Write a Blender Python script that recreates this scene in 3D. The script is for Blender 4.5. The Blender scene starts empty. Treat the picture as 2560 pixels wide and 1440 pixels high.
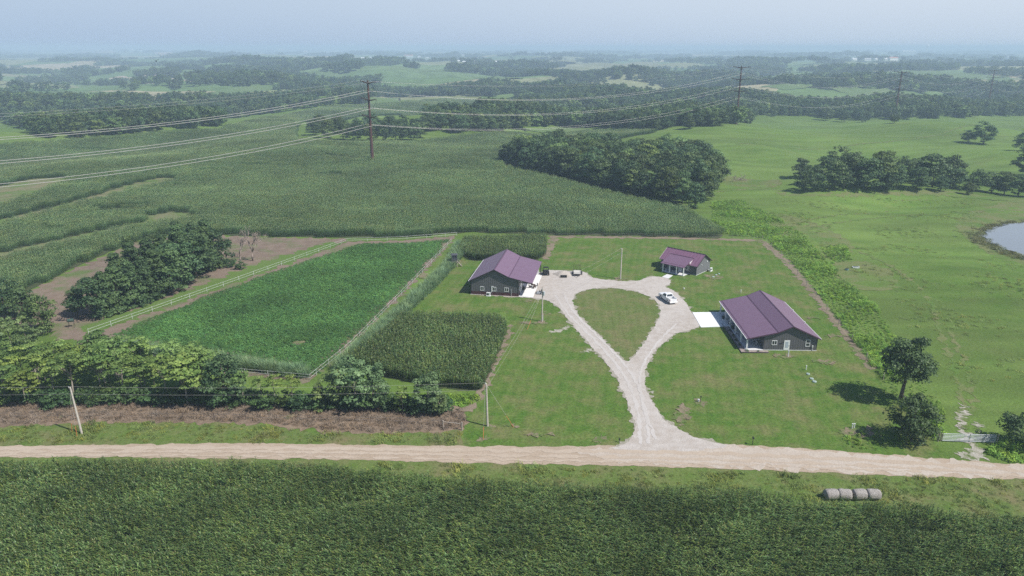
import bpy, math, random
import numpy as np
from mathutils import Vector, Matrix, Euler, geometry as mgeo

S = bpy.context.scene
COL = S.collection
R = math.radians

# ---------------------------------------------------------------- camera
CAM_H, FPX, PITCH = 56.0, 1800.0, math.atan(602 / 1800.0)
cam_d = bpy.data.cameras.new("camera")
cam_d.sensor_width = 36.0
cam_d.lens = 36.0 * FPX / 2560.0
cam_d.clip_start, cam_d.clip_end = 0.5, 120000.0
cam = bpy.data.objects.new("camera", cam_d)
cam.location = (0, 0, CAM_H)
cam.rotation_euler = (math.pi / 2 - PITCH, 0, 0)
COL.objects.link(cam)
S.camera = cam

# ---------------------------------------------------------------- sky and sun
SUN_AZ, SUN_EL = 118.0, 51.0
w = bpy.data.worlds.new("World")
S.world = w
w.use_nodes = True
wn = w.node_tree.nodes
bg = wn["Background"]
sky = wn.new("ShaderNodeTexSky")
sky.sky_type = 'NISHITA'
sky.sun_disc = False
sky.sun_elevation = R(SUN_EL)
sky.sun_rotation = R(SUN_AZ)
sky.altitude = 250
sky.air_density = 1.0
sky.dust_density = 0.7
sky.ozone_density = 3.0
tcw = wn.new("ShaderNodeTexCoord"); spw = wn.new("ShaderNodeSeparateXYZ")
w.node_tree.links.new(tcw.outputs["Generated"], spw.inputs[0])
def _mr(v, a, b):
    m_ = wn.new("ShaderNodeMapRange"); m_.interpolation_type = 'SMOOTHSTEP'
    m_.inputs[1].default_value = a; m_.inputs[2].default_value = b
    w.node_tree.links.new(v, m_.inputs[0]); return m_.outputs[0]
def _mx(f, a, b):
    m_ = wn.new("ShaderNodeMix"); m_.data_type = 'RGBA'
    w.node_tree.links.new(f, m_.inputs[0])
    for s_, v in ((m_.inputs[6], a), (m_.inputs[7], b)):
        if isinstance(v, tuple): s_.default_value = v + (1.0,)
        else: w.node_tree.links.new(v, s_)
    return m_.outputs[2]
SKY_STRENGTH = 0.10
_k = 1.0 / SKY_STRENGTH
hz = _mx(_mr(spw.outputs[0], -0.75, 0.75), (0.39 * _k, 0.505 * _k, 0.67 * _k), (0.53 * _k, 0.62 * _k, 0.74 * _k))
up = _mx(_mr(spw.outputs[0], -0.75, 0.75), (0.44 * _k, 0.55 * _k, 0.695 * _k), (0.60 * _k, 0.68 * _k, 0.78 * _k))
low = _mx(_mr(spw.outputs[2], 0.0, 0.06), hz, up)
allsky = _mx(_mr(spw.outputs[2], 0.08, 0.35), low, sky.outputs[0])
w.node_tree.links.new(allsky, bg.inputs[0])
bg.inputs[1].default_value = SKY_STRENGTH
sv = Vector((math.sin(R(SUN_AZ)) * math.cos(R(SUN_EL)), math.cos(R(SUN_AZ)) * math.cos(R(SUN_EL)), math.sin(R(SUN_EL))))
sl = bpy.data.lights.new("sun", 'SUN')
sl.energy = 5.0
sl.angle = R(0.6)
sl.color = (1.0, 0.965, 0.90)
sun = bpy.data.objects.new("sun", sl)
sun.rotation_euler = (-sv).to_track_quat('-Z', 'Y').to_euler()
sun.location = sv * 300
COL.objects.link(sun)
S.view_settings.view_transform = 'Standard'
S.view_settings.look = 'None'
S.view_settings.exposure = 0.12
S.view_settings.gamma = 1.0
S.cycles.max_bounces = 5
S.cycles.diffuse_bounces = 3
S.cycles.glossy_bounces = 2
S.cycles.transmission_bounces = 3
S.cycles.volume_bounces = 1
S.cycles.transparent_max_bounces = 4
S.cycles.use_fast_gi = False
S.cycles.use_denoising = False
S.cycles.use_adaptive_sampling = False
S.cycles.sampling_pattern = 'TABULATED_SOBOL'

# ---------------------------------------------------------------- small maths
rnd = random.Random(7)
nrg = np.random.default_rng(11)

def make_waves(seed, lam, n=7):
    g = np.random.default_rng(seed)
    a = g.uniform(0, 2 * np.pi, n)
    k = 2 * np.pi / (lam * g.uniform(0.7, 1.5, n))
    return np.cos(a) * k, np.sin(a) * k, g.uniform(0, 6.28, n)

def waves(W, x, y):
    s = 0
    for kx, ky, p in zip(*W):
        s = s + np.sin(kx * x + ky * y + p)
    return s / math.sqrt(len(W[0]))

def sstep(a, b, v):
    t = np.clip((v - a) / (b - a), 0, 1)
    return t * t * (3 - 2 * t)

W_E, W_F = make_waves(17, 85, 5), make_waves(23, 38, 5)
W_A, W_B, W_C, W_D = make_waves(1, 170), make_waves(2, 420), make_waves(3, 1500), make_waves(4, 30)

def height(x, y):
    x = np.asarray(x, float); y = np.asarray(y, float)
    r = np.hypot(x, y)
    h = sstep(300, 480, r) * 3.0 * waves(W_A, x, y)
    h = h + sstep(560, 820, r) * -13.0
    h = h + sstep(650, 1100, r) * 8.0 * waves(W_B, x, y)
    h = h + sstep(1000, 2200, r) * (9.0 + 9.0 * waves(W_C, x, y))
    # slopes of the right pasture, with the pond lying in a hollow
    h = h + sstep(86, 140, x) * sstep(95, 175, y) * (1 - sstep(420, 560, r)) * (3.0 * waves(W_E, x, y) + 0.9 * waves(W_F, x, y) - 0.8)
    dp = np.hypot((x - 186) / 1.15, y - 214)
    h = h * sstep(44, 84, dp) - 1.6 * (1 - sstep(44, 84, dp))
    return h

def ray(px, py):
    u = (px - 1280.0) / FPX; v = (py - 720.0) / FPX
    return np.array([u, math.cos(PITCH) - v * math.sin(PITCH), -math.sin(PITCH) - v * math.cos(PITCH)])

_T = np.concatenate([np.arange(60, 700, 0.25), np.geomspace(700, 30000, 5000)])

def G(px, py):
    """ground point seen through a pixel of the 2560 x 1440 photograph"""
    d = ray(px, py)
    if d[2] < 0:
        t = -CAM_H / d[2]
        if t < 290 and d[0] * t < 84:
            return float(d[0] * t), float(d[1] * t)
    z = CAM_H + d[2] * _T
    below = z < height(d[0] * _T, d[1] * _T)
    i = int(np.argmax(below)) if below.any() else len(_T) - 1
    t = _T[i]
    return float(d[0] * t), float(d[1] * t)

def H(x, y):
    return float(height(x, y))

def project(x, y, z):
    zc = y * math.cos(PITCH) - (z - CAM_H) * math.sin(PITCH)
    yc = -(y * math.sin(PITCH) + (z - CAM_H) * math.cos(PITCH))
    zc = np.maximum(zc, 1e-3)
    return 1280 + FPX * x / zc, 720 + FPX * yc / zc

def inside(poly, x, y):
    poly = np.asarray(poly, float); x = np.asarray(x, float); y = np.asarray(y, float)
    res = np.zeros(x.shape, bool)
    n = len(poly)
    for i in range(n):
        x0, y0 = poly[i]; x1, y1 = poly[(i + 1) % n]
        if y0 == y1: continue
        c = ((y0 > y) != (y1 > y)) & (x < (x1 - x0) * (y - y0) / (y1 - y0) + x0)
        res ^= c
    return res

def gpoly(pts):
    return [G(*p) for p in pts]

# ---------------------------------------------------------------- objects
def tag(o, label=None, cat=None, group=None, kind=None):
    if label: o["label"] = label
    if cat: o["category"] = cat
    if group: o["group"] = group
    if kind: o["kind"] = kind
    return o

def link(o, parent=None):
    COL.objects.link(o)
    if parent is not None: o.parent = parent
    return o

def empty(name, loc, rz=0.0, label=None, cat=None, group=None):
    o = bpy.data.objects.new(name, None)
    o.empty_display_size = 0.2
    o.location = loc; o.rotation_euler = (0, 0, rz)
    link(o)
    return tag(o, label, cat, group)

def np_mesh(name, V, F, mats, tint=None, smooth=False, midx=None):
    """V (n,3), F list of arrays (m,k)"""
    me = bpy.data.meshes.new(name)
    V = np.asarray(V, np.float32)
    me.vertices.add(len(V)); me.vertices.foreach_set("co", V.ravel())
    if not isinstance(F, list): F = [F]
    F = [np.asarray(f, np.int32) for f in F if len(f)]
    tot = np.concatenate([np.full(len(f), f.shape[1], np.int32) for f in F])
    idx = np.concatenate([f.ravel() for f in F])
    me.loops.add(len(idx)); me.loops.foreach_set("vertex_index", idx)
    me.polygons.add(len(tot))
    st = np.concatenate([[0], np.cumsum(tot)[:-1]]).astype(np.int32)
    me.polygons.foreach_set("loop_start", st)
    me.polygons.foreach_set("loop_total", tot)
    if midx is not None: me.polygons.foreach_set("material_index", np.asarray(midx, np.int32))
    if smooth: me.polygons.foreach_set("use_smooth", np.ones(len(tot), bool))
    if tint is not None:
        a = me.attributes.new("tint", 'FLOAT', 'POINT')
        a.data.foreach_set("value", np.asarray(tint, np.float32))
    for m in (mats if isinstance(mats, (list, tuple)) else [mats]):
        me.materials.append(m)
    me.update(calc_edges=True)
    me.validate()
    return me

class MB:
    """collects boxes, tubes and prisms into one mesh"""
    def __init__(s): s.v = []; s.f = []; s.mi = []
    def add(s, vs, fs, mi=0):
        b = len(s.v)
        s.v += [tuple(p) for p in vs]
        for f in fs: s.f.append(tuple(b + i for i in f)); s.mi.append(mi)
        return s
    def box(s, c, d, rz=0.0, mi=0, taper=1.0):
        x, y, z = d[0] / 2, d[1] / 2, d[2] / 2
        ca, sa = math.cos(rz), math.sin(rz)
        vs = []
        for sz in (-1, 1):
            k = taper if sz > 0 else 1
            for sx, sy in ((-1, -1), (1, -1), (1, 1), (-1, 1)):
                px, py = sx * x * k, sy * y * k
                vs.append((c[0] + px * ca - py * sa, c[1] + px * sa + py * ca, c[2] + sz * z))
        return s.add(vs, [(3, 2, 1, 0), (4, 5, 6, 7), (0, 1, 5, 4), (1, 2, 6, 5), (2, 3, 7, 6), (3, 0, 4, 7)], mi)
    def tube(s, pts, rads, n=6, mi=0, cap=True):
        pts = [Vector(p) for p in pts]
        if not isinstance(rads, (list, tuple)): rads = [rads] * len(pts)
        rings = []
        for i, p in enumerate(pts):
            a = pts[max(i - 1, 0)]; b = pts[min(i + 1, len(pts) - 1)]
            d = (b - a).normalized() if (b - a).length > 1e-9 else Vector((0, 0, 1))
            u = d.cross(Vector((0, 0, 1)))
            if u.length < 0.05: u = d.cross(Vector((1, 0, 0)))
            u.normalize(); v = u.cross(d)
            rings.append([p + (u * math.cos(6.2832 * k / n) + v * math.sin(6.2832 * k / n)) * rads[i] for k in range(n)])
        vs = [q for r_ in rings for q in r_]; fs = []
        for i in range(len(rings) - 1):
            for k in range(n):
                fs.append((i * n + k, i * n + (k + 1) % n, (i + 1) * n + (k + 1) % n, (i + 1) * n + k))
        if cap: fs += [tuple(range(n - 1, -1, -1)), tuple(range((len(rings) - 1) * n, len(rings) * n))]
        return s.add(vs, fs, mi)
    def cyl(s, a, b, r, n=12, mi=0): return s.tube([a, b], [r, r], n, mi)
    def prism(s, prof, y0, y1, mi=0):
        """profile in x,z drawn counter clockwise seen from -y, extruded along y"""
        n = len(prof)
        vs = [(x, y0, z) for x, z in prof] + [(x, y1, z) for x, z in prof]
        fs = [tuple(range(n)), tuple(range(2 * n - 1, n - 1, -1))]
        for i in range(n):
            j = (i + 1) % n
            fs.append((j, i, n + i, n + j))
        return s.add(vs, fs, mi)
    def mesh(s, name, mats, smooth=False):
        me = bpy.data.meshes.new(name)
        me.from_pydata(s.v, [], s.f)
        for m in (mats if isinstance(mats, (list, tuple)) else [mats]): me.materials.append(m)
        me.polygons.foreach_set("material_index", s.mi)
        if smooth: me.polygons.foreach_set("use_smooth", [True] * len(s.f))
        me.update()
        return me
    def build(s, name, mats, parent=None, smooth=False, loc=None):
        o = bpy.data.objects.new(name, s.mesh(name, mats, smooth))
        if loc: o.location = loc
        return link(o, parent)

def copy_tree(o, parent=None):
    c = o.copy(); COL.objects.link(c)
    if parent is not None: c.parent = parent
    for ch in list(o.children): copy_tree(ch, c)
    return c

# ---------------------------------------------------------------- materials
def new_mat(name):
    m = bpy.data.materials.new(name); m.use_nodes = True
    nt = m.node_tree
    return m, nt.nodes, nt.links, nt.nodes["Principled BSDF"]

def col4(c): return (c[0], c[1], c[2], 1.0)

def noise(N, L, vec, scale, detail=4.0, rough=0.55, dist=0.0):
    n = N.new("ShaderNodeTexNoise"); n.inputs["Scale"].default_value = scale
    n.inputs["Detail"].default_value = detail; n.inputs["Roughness"].default_value = rough
    n.inputs["Distortion"].default_value = dist
    L.new(vec, n.inputs["Vector"]); return n.outputs[0]

def ramp(N, L, fac, stops):
    r_ = N.new("ShaderNodeValToRGB"); e = r_.color_ramp.elements
    while len(e) < len(stops): e.new(0.5)
    for k, (p, c) in enumerate(stops): e[k].position = p; e[k].color = col4(c)
    L.new(fac, r_.inputs[0]); return r_.outputs[0]

def maprange(N, L, v, a, b, c=0.0, d=1.0):
    m = N.new("ShaderNodeMapRange"); m.inputs[1].default_value = a; m.inputs[2].default_value = b
    m.inputs[3].default_value = c; m.inputs[4].default_value = d
    L.new(v, m.inputs[0]); return m.outputs[0]

def mix(N, L, fac, a, b, mode='MIX'):
    m = N.new("ShaderNodeMix"); m.data_type = 'RGBA'; m.blend_type = mode
    for s_, v in ((m.inputs[0], fac), (m.inputs[6], a), (m.inputs[7], b)):
        if isinstance(v, (int, float)): s_.default_value = v
        elif isinstance(v, tuple): s_.default_value = col4(v)
        else: L.new(v, s_)
    return m.outputs[2]

def wpos(N):
    return N.new("ShaderNodeNewGeometry").outputs["Position"]

def bump(N, L, h, b, strength=0.4, dist=0.1):
    n = N.new("ShaderNodeBump"); n.inputs["Strength"].default_value = strength; n.inputs["Distance"].default_value = dist
    L.new(h, n.inputs["Height"]); L.new(n.outputs[0], b.inputs["Normal"])

def scaled(N, L, vec, sx, sy, sz, rz=0.0):
    m = N.new("ShaderNodeMapping"); m.inputs["Scale"].default_value = (sx, sy, sz); m.inputs["Rotation"].default_value = (0, 0, rz)
    L.new(vec, m.inputs["Vector"]); return m.outputs[0]

def ground_mat(name, a, b, c, s1=0.05, s2=0.5, s3=4.0, k=(0.5, 0.5), stripes=None, rough=0.95, bmp=0.5, dry=None, dry_s=0.03, dry_t=(0.55, 0.7)):
    """three colours mixed by broad, middle and fine noise, with a bumpy surface"""
    m, N, L, B = new_mat(name)
    p = wpos(N)
    n1 = maprange(N, L, noise(N, L, p, s1, 5), 0.35, 0.65)
    n2 = maprange(N, L, noise(N, L, p, s2, 5), 0.33, 0.67)
    n3 = noise(N, L, p, s3, 3, 0.7)
    c1 = mix(N, L, n1, a, b)
    c2 = mix(N, L, maprange(N, L, n2, 0, 1, 0, k[0]), c1, c)
    if dry:
        d = maprange(N, L, noise(N, L, p, dry_s, 7, 0.65), dry_t[0], dry_t[1])
        c2 = mix(N, L, d, c2, dry)
    if stripes:
        ang, wl, amt = stripes
        v = scaled(N, L, p, 1, 1, 1, ang)
        ws = N.new("ShaderNodeTexWave"); ws.inputs["Scale"].default_value = 0.314 / wl
        ws.inputs["Distortion"].default_value = 1.2; ws.inputs["Detail"].default_value = 3; ws.inputs["Detail Scale"].default_value = 0.3
        L.new(v, ws.inputs["Vector"])
        f = maprange(N, L, ws.outputs["Fac"], 0, 1, 1 - amt, 1 + amt)
        c2 = mix(N, L, 1.0, c2, f, 'MULTIPLY')
    f3 = maprange(N, L, n3, 0.25, 0.75, 1 - k[1], 1 + k[1])
    c3 = mix(N, L, 1.0, c2, f3, 'MULTIPLY')
    L.new(c3, B.inputs["Base Color"])
    B.inputs["Roughness"].default_value = rough
    B.inputs["Specular IOR Level"].default_value = 0.1
    if bmp: bump(N, L, n3, B, bmp, 0.25)
    return m

def plain(name, c, rough=0.6, metal=0.0, var=0.12, scale=3.0, spec=0.4):
    m, N, L, B = new_mat(name)
    t = N.new("ShaderNodeTexCoord").outputs["Object"]
    f = maprange(N, L, noise(N, L, t, scale, 4), 0.3, 0.7, 1 - var, 1 + var)
    L.new(mix(N, L, 1.0, c, f, 'MULTIPLY'), B.inputs["Base Color"])
    B.inputs["Roughness"].default_value = rough; B.inputs["Metallic"].default_value = metal
    B.inputs["Specular IOR Level"].default_value = spec
    return m

def ribbed(name, c, per=0.45, rough=0.4, var=0.06, strength=0.5, axis=None, spec=0.5):
    """sheet metal with ribs"""
    m, N, L, B = new_mat(name)
    t = N.new("ShaderNodeTexCoord").outputs["Object"]
    sx = N.new("ShaderNodeSeparateXYZ"); L.new(t, sx.inputs[0])
    if axis is None:
        a = N.new("ShaderNodeMath"); a.operation = 'ADD'; L.new(sx.outputs[0], a.inputs[0]); L.new(sx.outputs[1], a.inputs[1]); u = a.outputs[0]
    else: u = sx.outputs[axis]
    d = N.new("ShaderNodeMath"); d.operation = 'DIVIDE'; d.inputs[1].default_value = per; L.new(u, d.inputs[0])
    fr = N.new("ShaderNodeMath"); fr.operation = 'FRACT'; L.new(d.outputs[0], fr.inputs[0])
    r1 = N.new("ShaderNodeMath"); r1.operation = 'PINGPONG'; r1.inputs[1].default_value = 0.5; L.new(fr.outputs[0], r1.inputs[0])
    rib = maprange(N, L, r1.outputs[0], 0.30, 0.46)
    f = maprange(N, L, noise(N, L, t, 0.7, 4), 0.3, 0.7, 1 - var, 1 + var)
    L.new(mix(N, L, 1.0, c, f, 'MULTIPLY'), B.inputs["Base Color"])
    B.inputs["Roughness"].default_value = rough
    B.inputs["Specular IOR Level"].default_value = spec
    bump(N, L, rib, B, strength, 0.03)
    return m

def leaf_mat(name, dark, light, top=None, trans=0.25, rough=0.55, hue=0.25, patch=0.0, patch_s=0.05):
    m, N, L, B = new_mat(name)
    at = N.new("ShaderNodeAttribute"); at.attribute_name = "tint"
    st = [(0.0, dark), (0.9 if top else 1.0, light)]
    if top: st += [(0.96, top)]
    c = ramp(N, L, at.outputs["Fac"], st)
    oi = N.new("ShaderNodeObjectInfo")
    f = maprange(N, L, oi.outputs["Random"], 0, 1, 1 - hue, 1 + hue)
    c = mix(N, L, 1.0, c, f, 'MULTIPLY')
    wn_ = N.new("ShaderNodeTexWhiteNoise"); wn_.noise_dimensions = '1D'; L.new(oi.outputs["Random"], wn_.inputs["W"])
    c = mix(N, L, 1.0, c, ramp(N, L, wn_.outputs["Value"], [(0.0, (1 - hue * .35, 1.0, 1 + hue * .5)), (0.5, (1, 1, 1)), (1.0, (1 + hue * .55, 1.0, 1 - hue * .8))]), 'MULTIPLY')
    if patch:
        p = wpos(N)
        g = maprange(N, L, noise(N, L, p, patch_s, 4), 0.35, 0.65, 1 - patch, 1 + patch)
        c = mix(N, L, 1.0, c, g, 'MULTIPLY')
    L.new(c, B.inputs["Base Color"])
    B.inputs["Roughness"].default_value = rough; B.inputs["Specular IOR Level"].default_value = 0.25
    if trans:
        tr = N.new("ShaderNodeBsdfTranslucent"); L.new(c, tr.inputs[0])
        mx = N.new("ShaderNodeMixShader"); mx.inputs[0].default_value = trans
        out = N["Material Output"]
        L.new(B.outputs[0], mx.inputs[1]); L.new(tr.outputs[0], mx.inputs[2]); L.new(mx.outputs[0], out.inputs[0])
    return m
# ---------------------------------------------------------------- ground sheets
def densify(poly, step, amp, seed):
    """a polygon outline cut into short steps and roughened, as edges of grass and gravel are"""
    g = np.random.default_rng(seed)
    P = np.asarray(poly, float); out = []
    n = len(P)
    Q = np.roll(P, -1, 0)
    seg = np.hypot(*(Q - P).T)
    tot = seg.sum(); t0 = 0
    m = 12
    k0, k1 = max(2, tot / 9.0), max(4, tot / step / 2.1)
    ks = np.unique(np.geomspace(k0, k1, 70).astype(int))
    am = g.normal(size=len(ks)) / (ks / k0) ** 0.35
    am *= 1 / math.sqrt((am ** 2).sum() / 2 + 1e-9)
    ph = g.uniform(0, 6.28, len(ks))
    for i in range(n):
        k = max(1, int(seg[i] / step))
        d = (Q[i] - P[i]) / max(seg[i], 1e-6); nr = np.array([d[1], -d[0]])
        for j in range(k):
            t = (t0 + seg[i] * j / k) / tot * 6.2832
            off = float((am * np.sin(ks * t + ph)).sum()) * amp if amp else 0
            out.append(P[i] + d * seg[i] * j / k + nr * off)
        t0 += seg[i]
    return out

def smooth_poly(pts, it=2, closed=True):
    P = [np.array(p, float) for p in pts]
    for _ in range(it):
        Q = []
        n = len(P)
        rng_ = range(n if closed else n - 1)
        if not closed: Q.append(P[0])
        for i in rng_:
            a, b = P[i], P[(i + 1) % n]
            Q += [a * 0.75 + b * 0.25, a * 0.25 + b * 0.75]
        if not closed: Q.append(P[-1])
        P = Q
    return [tuple(p) for p in P]

def strip(pts, width, it=2):
    """an open line of world points widened into a closed outline"""
    P = np.array(smooth_poly(pts, it, False))
    d = np.gradient(P, axis=0); d /= np.linalg.norm(d, axis=1)[:, None] + 1e-9
    n = np.stack([-d[:, 1], d[:, 0]], 1)
    wd = np.interp(np.linspace(0, 1, len(P)), np.linspace(0, 1, len(width)), width)[:, None] if isinstance(width, (list, tuple)) else width
    return [tuple(p) for p in P + n * wd / 2] + [tuple(p) for p in (P - n * wd / 2)[::-1]]

def sheet(name, polys, zoff, mat, step=0.5, amp=0.15, holes=(), grid=0.0, kind="structure", seed=None):
    """one draped sheet of ground: one or several outlines (world x, y), triangulated"""
    seed = seed if seed is not None else sum(ord(c) for c in name)
    V, F = [], []
    for pi, poly in enumerate(polys):
        outer = densify(poly, step, amp, seed + pi)
        hs = [densify(h, step, amp, seed + 50 + i) for i, h in enumerate(holes)]
        pts = list(outer); edges = [(i, (i + 1) % len(outer)) for i in range(len(outer))]
        for h in hs:
            b = len(pts); pts += list(h); edges += [(b + i, b + (i + 1) % len(h)) for i in range(len(h))]
        if grid:
            A = np.array(outer); x0, y0 = A.min(0); x1, y1 = A.max(0)
            gx, gy = np.meshgrid(np.arange(x0 + grid * .37, x1, grid), np.arange(y0 + grid * .41, y1, grid))
            gx, gy = gx.ravel(), gy.ravel()
            k = inside(outer, gx, gy)
            pts += list(zip(gx[k], gy[k]))
        v2, e2, f2, *_ = mgeo.delaunay_2d_cdt([Vector((p[0], p[1])) for p in pts], edges, [], 0, 1e-5)
        A = np.array([(v.x, v.y) for v in v2]); T = np.array([tuple(f) for f in f2 if len(f) == 3])
        c = A[T].mean(1)
        ok = inside(outer, c[:, 0], c[:, 1])
        for h in hs: ok &= ~inside(h, c[:, 0], c[:, 1])
        T = T[ok]
        area = (A[T[:, 1], 0] - A[T[:, 0], 0]) * (A[T[:, 2], 1] - A[T[:, 0], 1]) - (A[T[:, 2], 0] - A[T[:, 0], 0]) * (A[T[:, 1], 1] - A[T[:, 0], 1])
        T[area < 0] = T[area < 0][:, ::-1]
        b = len(V)
        V += [(p[0], p[1], z + zoff + pi * 0.004) for p, z in zip(A, height(A[:, 0], A[:, 1]))]
        F.append(T + b)
    F = np.concatenate(F)
    o = bpy.data.objects.new(name, np_mesh(name, np.array(V), F, mat, smooth=True))
    link(o); o["kind"] = kind
    return o

# base ground: one sheet out to the horizon
GRASS = ground_mat("meadow_grass", (0.088, 0.158, 0.030), (0.112, 0.178, 0.042), (0.130, 0.170, 0.060), 0.02, 0.25, 2.2, (0.55, 0.30), dry=(0.16, 0.16, 0.075), dry_s=0.035, dry_t=(0.6, 0.8))
def far_land():
    m, N, L, B = new_mat("land")
    p = wpos(N)
    n1 = maprange(N, L, noise(N, L, p, 0.02, 5), 0.35, 0.65)
    n2 = maprange(N, L, noise(N, L, p, 0.22, 5, 0.65), 0.33, 0.67)
    n3 = noise(N, L, p, 2.2, 3, 0.7)
    near = mix(N, L, n1, (0.094, 0.170, 0.030), (0.126, 0.192, 0.044))
    near = mix(N, L, maprange(N, L, n2, 0, 1, 0, 0.6), near, (0.140, 0.190, 0.050))
    dr = maprange(N, L, noise(N, L, p, 0.035, 7, 0.65), 0.58, 0.8)
    near = mix(N, L, dr, near, (0.155, 0.182, 0.062))
    near = mix(N, L, 1.0, near, maprange(N, L, noise(N, L, p, 0.011, 4), 0.35, 0.65, 0.80, 1.16), 'MULTIPLY')
    band = noise(N, L, scaled(N, L, p, 0.03, 0.16, 0.1, R(14)), 1.0, 3, 0.5)
    near = mix(N, L, 1.0, near, maprange(N, L, band, 0.35, 0.65, 0.86, 1.12), 'MULTIPLY')
    vo = N.new("ShaderNodeTexVoronoi"); vo.inputs["Scale"].default_value = 0.0021; vo.inputs["Randomness"].default_value = 0.85
    L.new(p, vo.inputs["Vector"])
    sc = N.new("ShaderNodeSeparateColor"); L.new(vo.outputs["Color"], sc.inputs[0])
    fields = ramp(N, L, sc.outputs[0], [(0.0, (0.09, 0.16, 0.05)), (0.3, (0.15, 0.22, 0.085)), (0.55, (0.11, 0.18, 0.06)), (0.75, (0.24, 0.25, 0.13)), (1.0, (0.36, 0.31, 0.20))])
    fields = mix(N, L, 1.0, fields, maprange(N, L, noise(N, L, p, 0.03, 5), 0.3, 0.7, 0.75, 1.25), 'MULTIPLY')
    ln = N.new("ShaderNodeVectorMath"); ln.operation = 'LENGTH'; L.new(p, ln.inputs[0])
    c = mix(N, L, maprange(N, L, ln.outputs["Value"], 1000, 1300), near, fields)
    c = mix(N, L, 1.0, c, maprange(N, L, n3, 0.25, 0.75, 0.72, 1.28), 'MULTIPLY')
    L.new(c, B.inputs["Base Color"]); B.inputs["Roughness"].default_value = 0.95; B.inputs["Specular IOR Level"].default_value = 0.1
    bump(N, L, mix(N, L, 0.5, n3, n2), B, 0.6, 0.4)
    return m
def axis(lo, hi, step, end):
    a = list(np.arange(lo, hi + 1, step)); s = step
    while a[-1] < end: s *= 1.18; a.append(a[-1] + s)
    return a
xs_p = axis(0, 600, 6, 20000); xs = np.array([-v for v in xs_p[:0:-1]] + xs_p)
ys_p = axis(0, 900, 6, 22000); ys = np.array([-1500, -700, -300, -120, -50] + ys_p)
gx, gy = np.meshgrid(xs, ys)
V = np.stack([gx.ravel(), gy.ravel(), height(gx, gy).ravel()], 1)
nx, ny = len(xs), len(ys)
ii = (np.arange(ny - 1)[:, None] * nx + np.arange(nx - 1)[None]).ravel()
ground = bpy.data.objects.new("ground", np_mesh("ground", V, np.stack([ii, ii + 1, ii + nx + 1, ii + nx], 1), far_land(), smooth=True))
link(ground); ground["kind"] = "structure"

# materials of the sheets
M_LAWN = ground_mat("mown_lawn", (0.098, 0.157, 0.030), (0.132, 0.174, 0.046), (0.062, 0.136, 0.019), 0.06, 0.42, 2.2, (0.9, 0.38), stripes=(R(12), 1.9, 0.05), dry=(0.20, 0.165, 0.085), dry_s=0.16, dry_t=(0.465, 0.80))
M_ISLE = ground_mat("dry_lawn", (0.118, 0.152, 0.045), (0.150, 0.165, 0.060), (0.088, 0.140, 0.032), 0.12, 0.5, 2.2, (0.8, 0.38), stripes=(R(4), 1.9, 0.04), dry=(0.20, 0.165, 0.09), dry_s=0.2, dry_t=(0.46, 0.78))
M_GRAVEL = ground_mat("white_gravel", (0.45, 0.405, 0.365), (0.385, 0.335, 0.29), (0.51, 0.47, 0.435), 0.09, 0.7, 5.0, (0.75, 0.16), bmp=0.4)
M_WORN = ground_mat("worn_turf", (0.21, 0.165, 0.115), (0.16, 0.135, 0.08), (0.26, 0.21, 0.15), 0.2, 1.2, 4.0, (0.8, 0.3), dry=(0.105, 0.155, 0.042), dry_s=0.55, dry_t=(0.44, 0.56))
M_EDGE = ground_mat("trodden_dirt", (0.225, 0.175, 0.13), (0.17, 0.14, 0.095), (0.28, 0.225, 0.165), 0.1, 0.6, 3.0, (0.7, 0.25), dry=(0.115, 0.155, 0.05), dry_s=0.3, dry_t=(0.53, 0.66))
M_THIN = ground_mat("thin_gravel", (0.34, 0.31, 0.25), (0.22, 0.22, 0.13), (0.45, 0.42, 0.38), 0.4, 1.6, 5.0, (0.9, 0.3), dry=(0.12, 0.16, 0.05), dry_s=0.7, dry_t=(0.50, 0.60))
M_ROAD = ground_mat("dirt_road", (0.40, 0.315, 0.24), (0.335, 0.26, 0.19), (0.44, 0.36, 0.285), 0.03, 0.35, 4.0, (0.7, 0.15), bmp=0.3)
M_TRACK = ground_mat("packed_track", (0.50, 0.465, 0.435), (0.46, 0.42, 0.385), (0.53, 0.50, 0.475), 0.05, 0.5, 4.0, (0.4, 0.1), bmp=0.2)
M_RTRACK = ground_mat("worn_road", (0.44, 0.36, 0.285), (0.40, 0.32, 0.245), (0.47, 0.395, 0.32), 0.05, 0.5, 4.0, (0.5, 0.12), bmp=0.2)
M_SOIL = ground_mat("bare_soil", (0.195, 0.145, 0.11), (0.145, 0.108, 0.085), (0.25, 0.195, 0.15), 0.05, 0.4, 3.0, (0.75, 0.25), dry=(0.115, 0.155, 0.055), dry_s=0.11, dry_t=(0.50, 0.66))
M_DRYBRUSH = ground_mat("dead_brush_soil", (0.215, 0.155, 0.11), (0.15, 0.11, 0.08), (0.30, 0.23, 0.165), 0.08, 0.8, 4.0, (0.6, 0.3), dry=(0.11, 0.16, 0.05), dry_s=0.15, dry_t=(0.62, 0.72))
M_VERGE = ground_mat("verge_grass", (0.108, 0.165, 0.036), (0.082, 0.142, 0.028), (0.150, 0.180, 0.062), 0.07, 0.6, 3.0, (0.75, 0.32), dry=(0.20, 0.165, 0.09), dry_s=0.14, dry_t=(0.48, 0.72))
M_TAN = ground_mat("tan_rough_grass", (0.150, 0.170, 0.065), (0.125, 0.168, 0.048), (0.19, 0.180, 0.09), 0.06, 0.4, 2.5, (0.6, 0.3), dry=(0.10, 0.168, 0.036), dry_s=0.08, dry_t=(0.46, 0.62))
M_CORNFLOOR = ground_mat("corn_soil", (0.05, 0.075, 0.03), (0.07, 0.085, 0.04), (0.09, 0.085, 0.05), 0.05, 0.5, 3.0, (0.5, 0.3))
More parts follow.
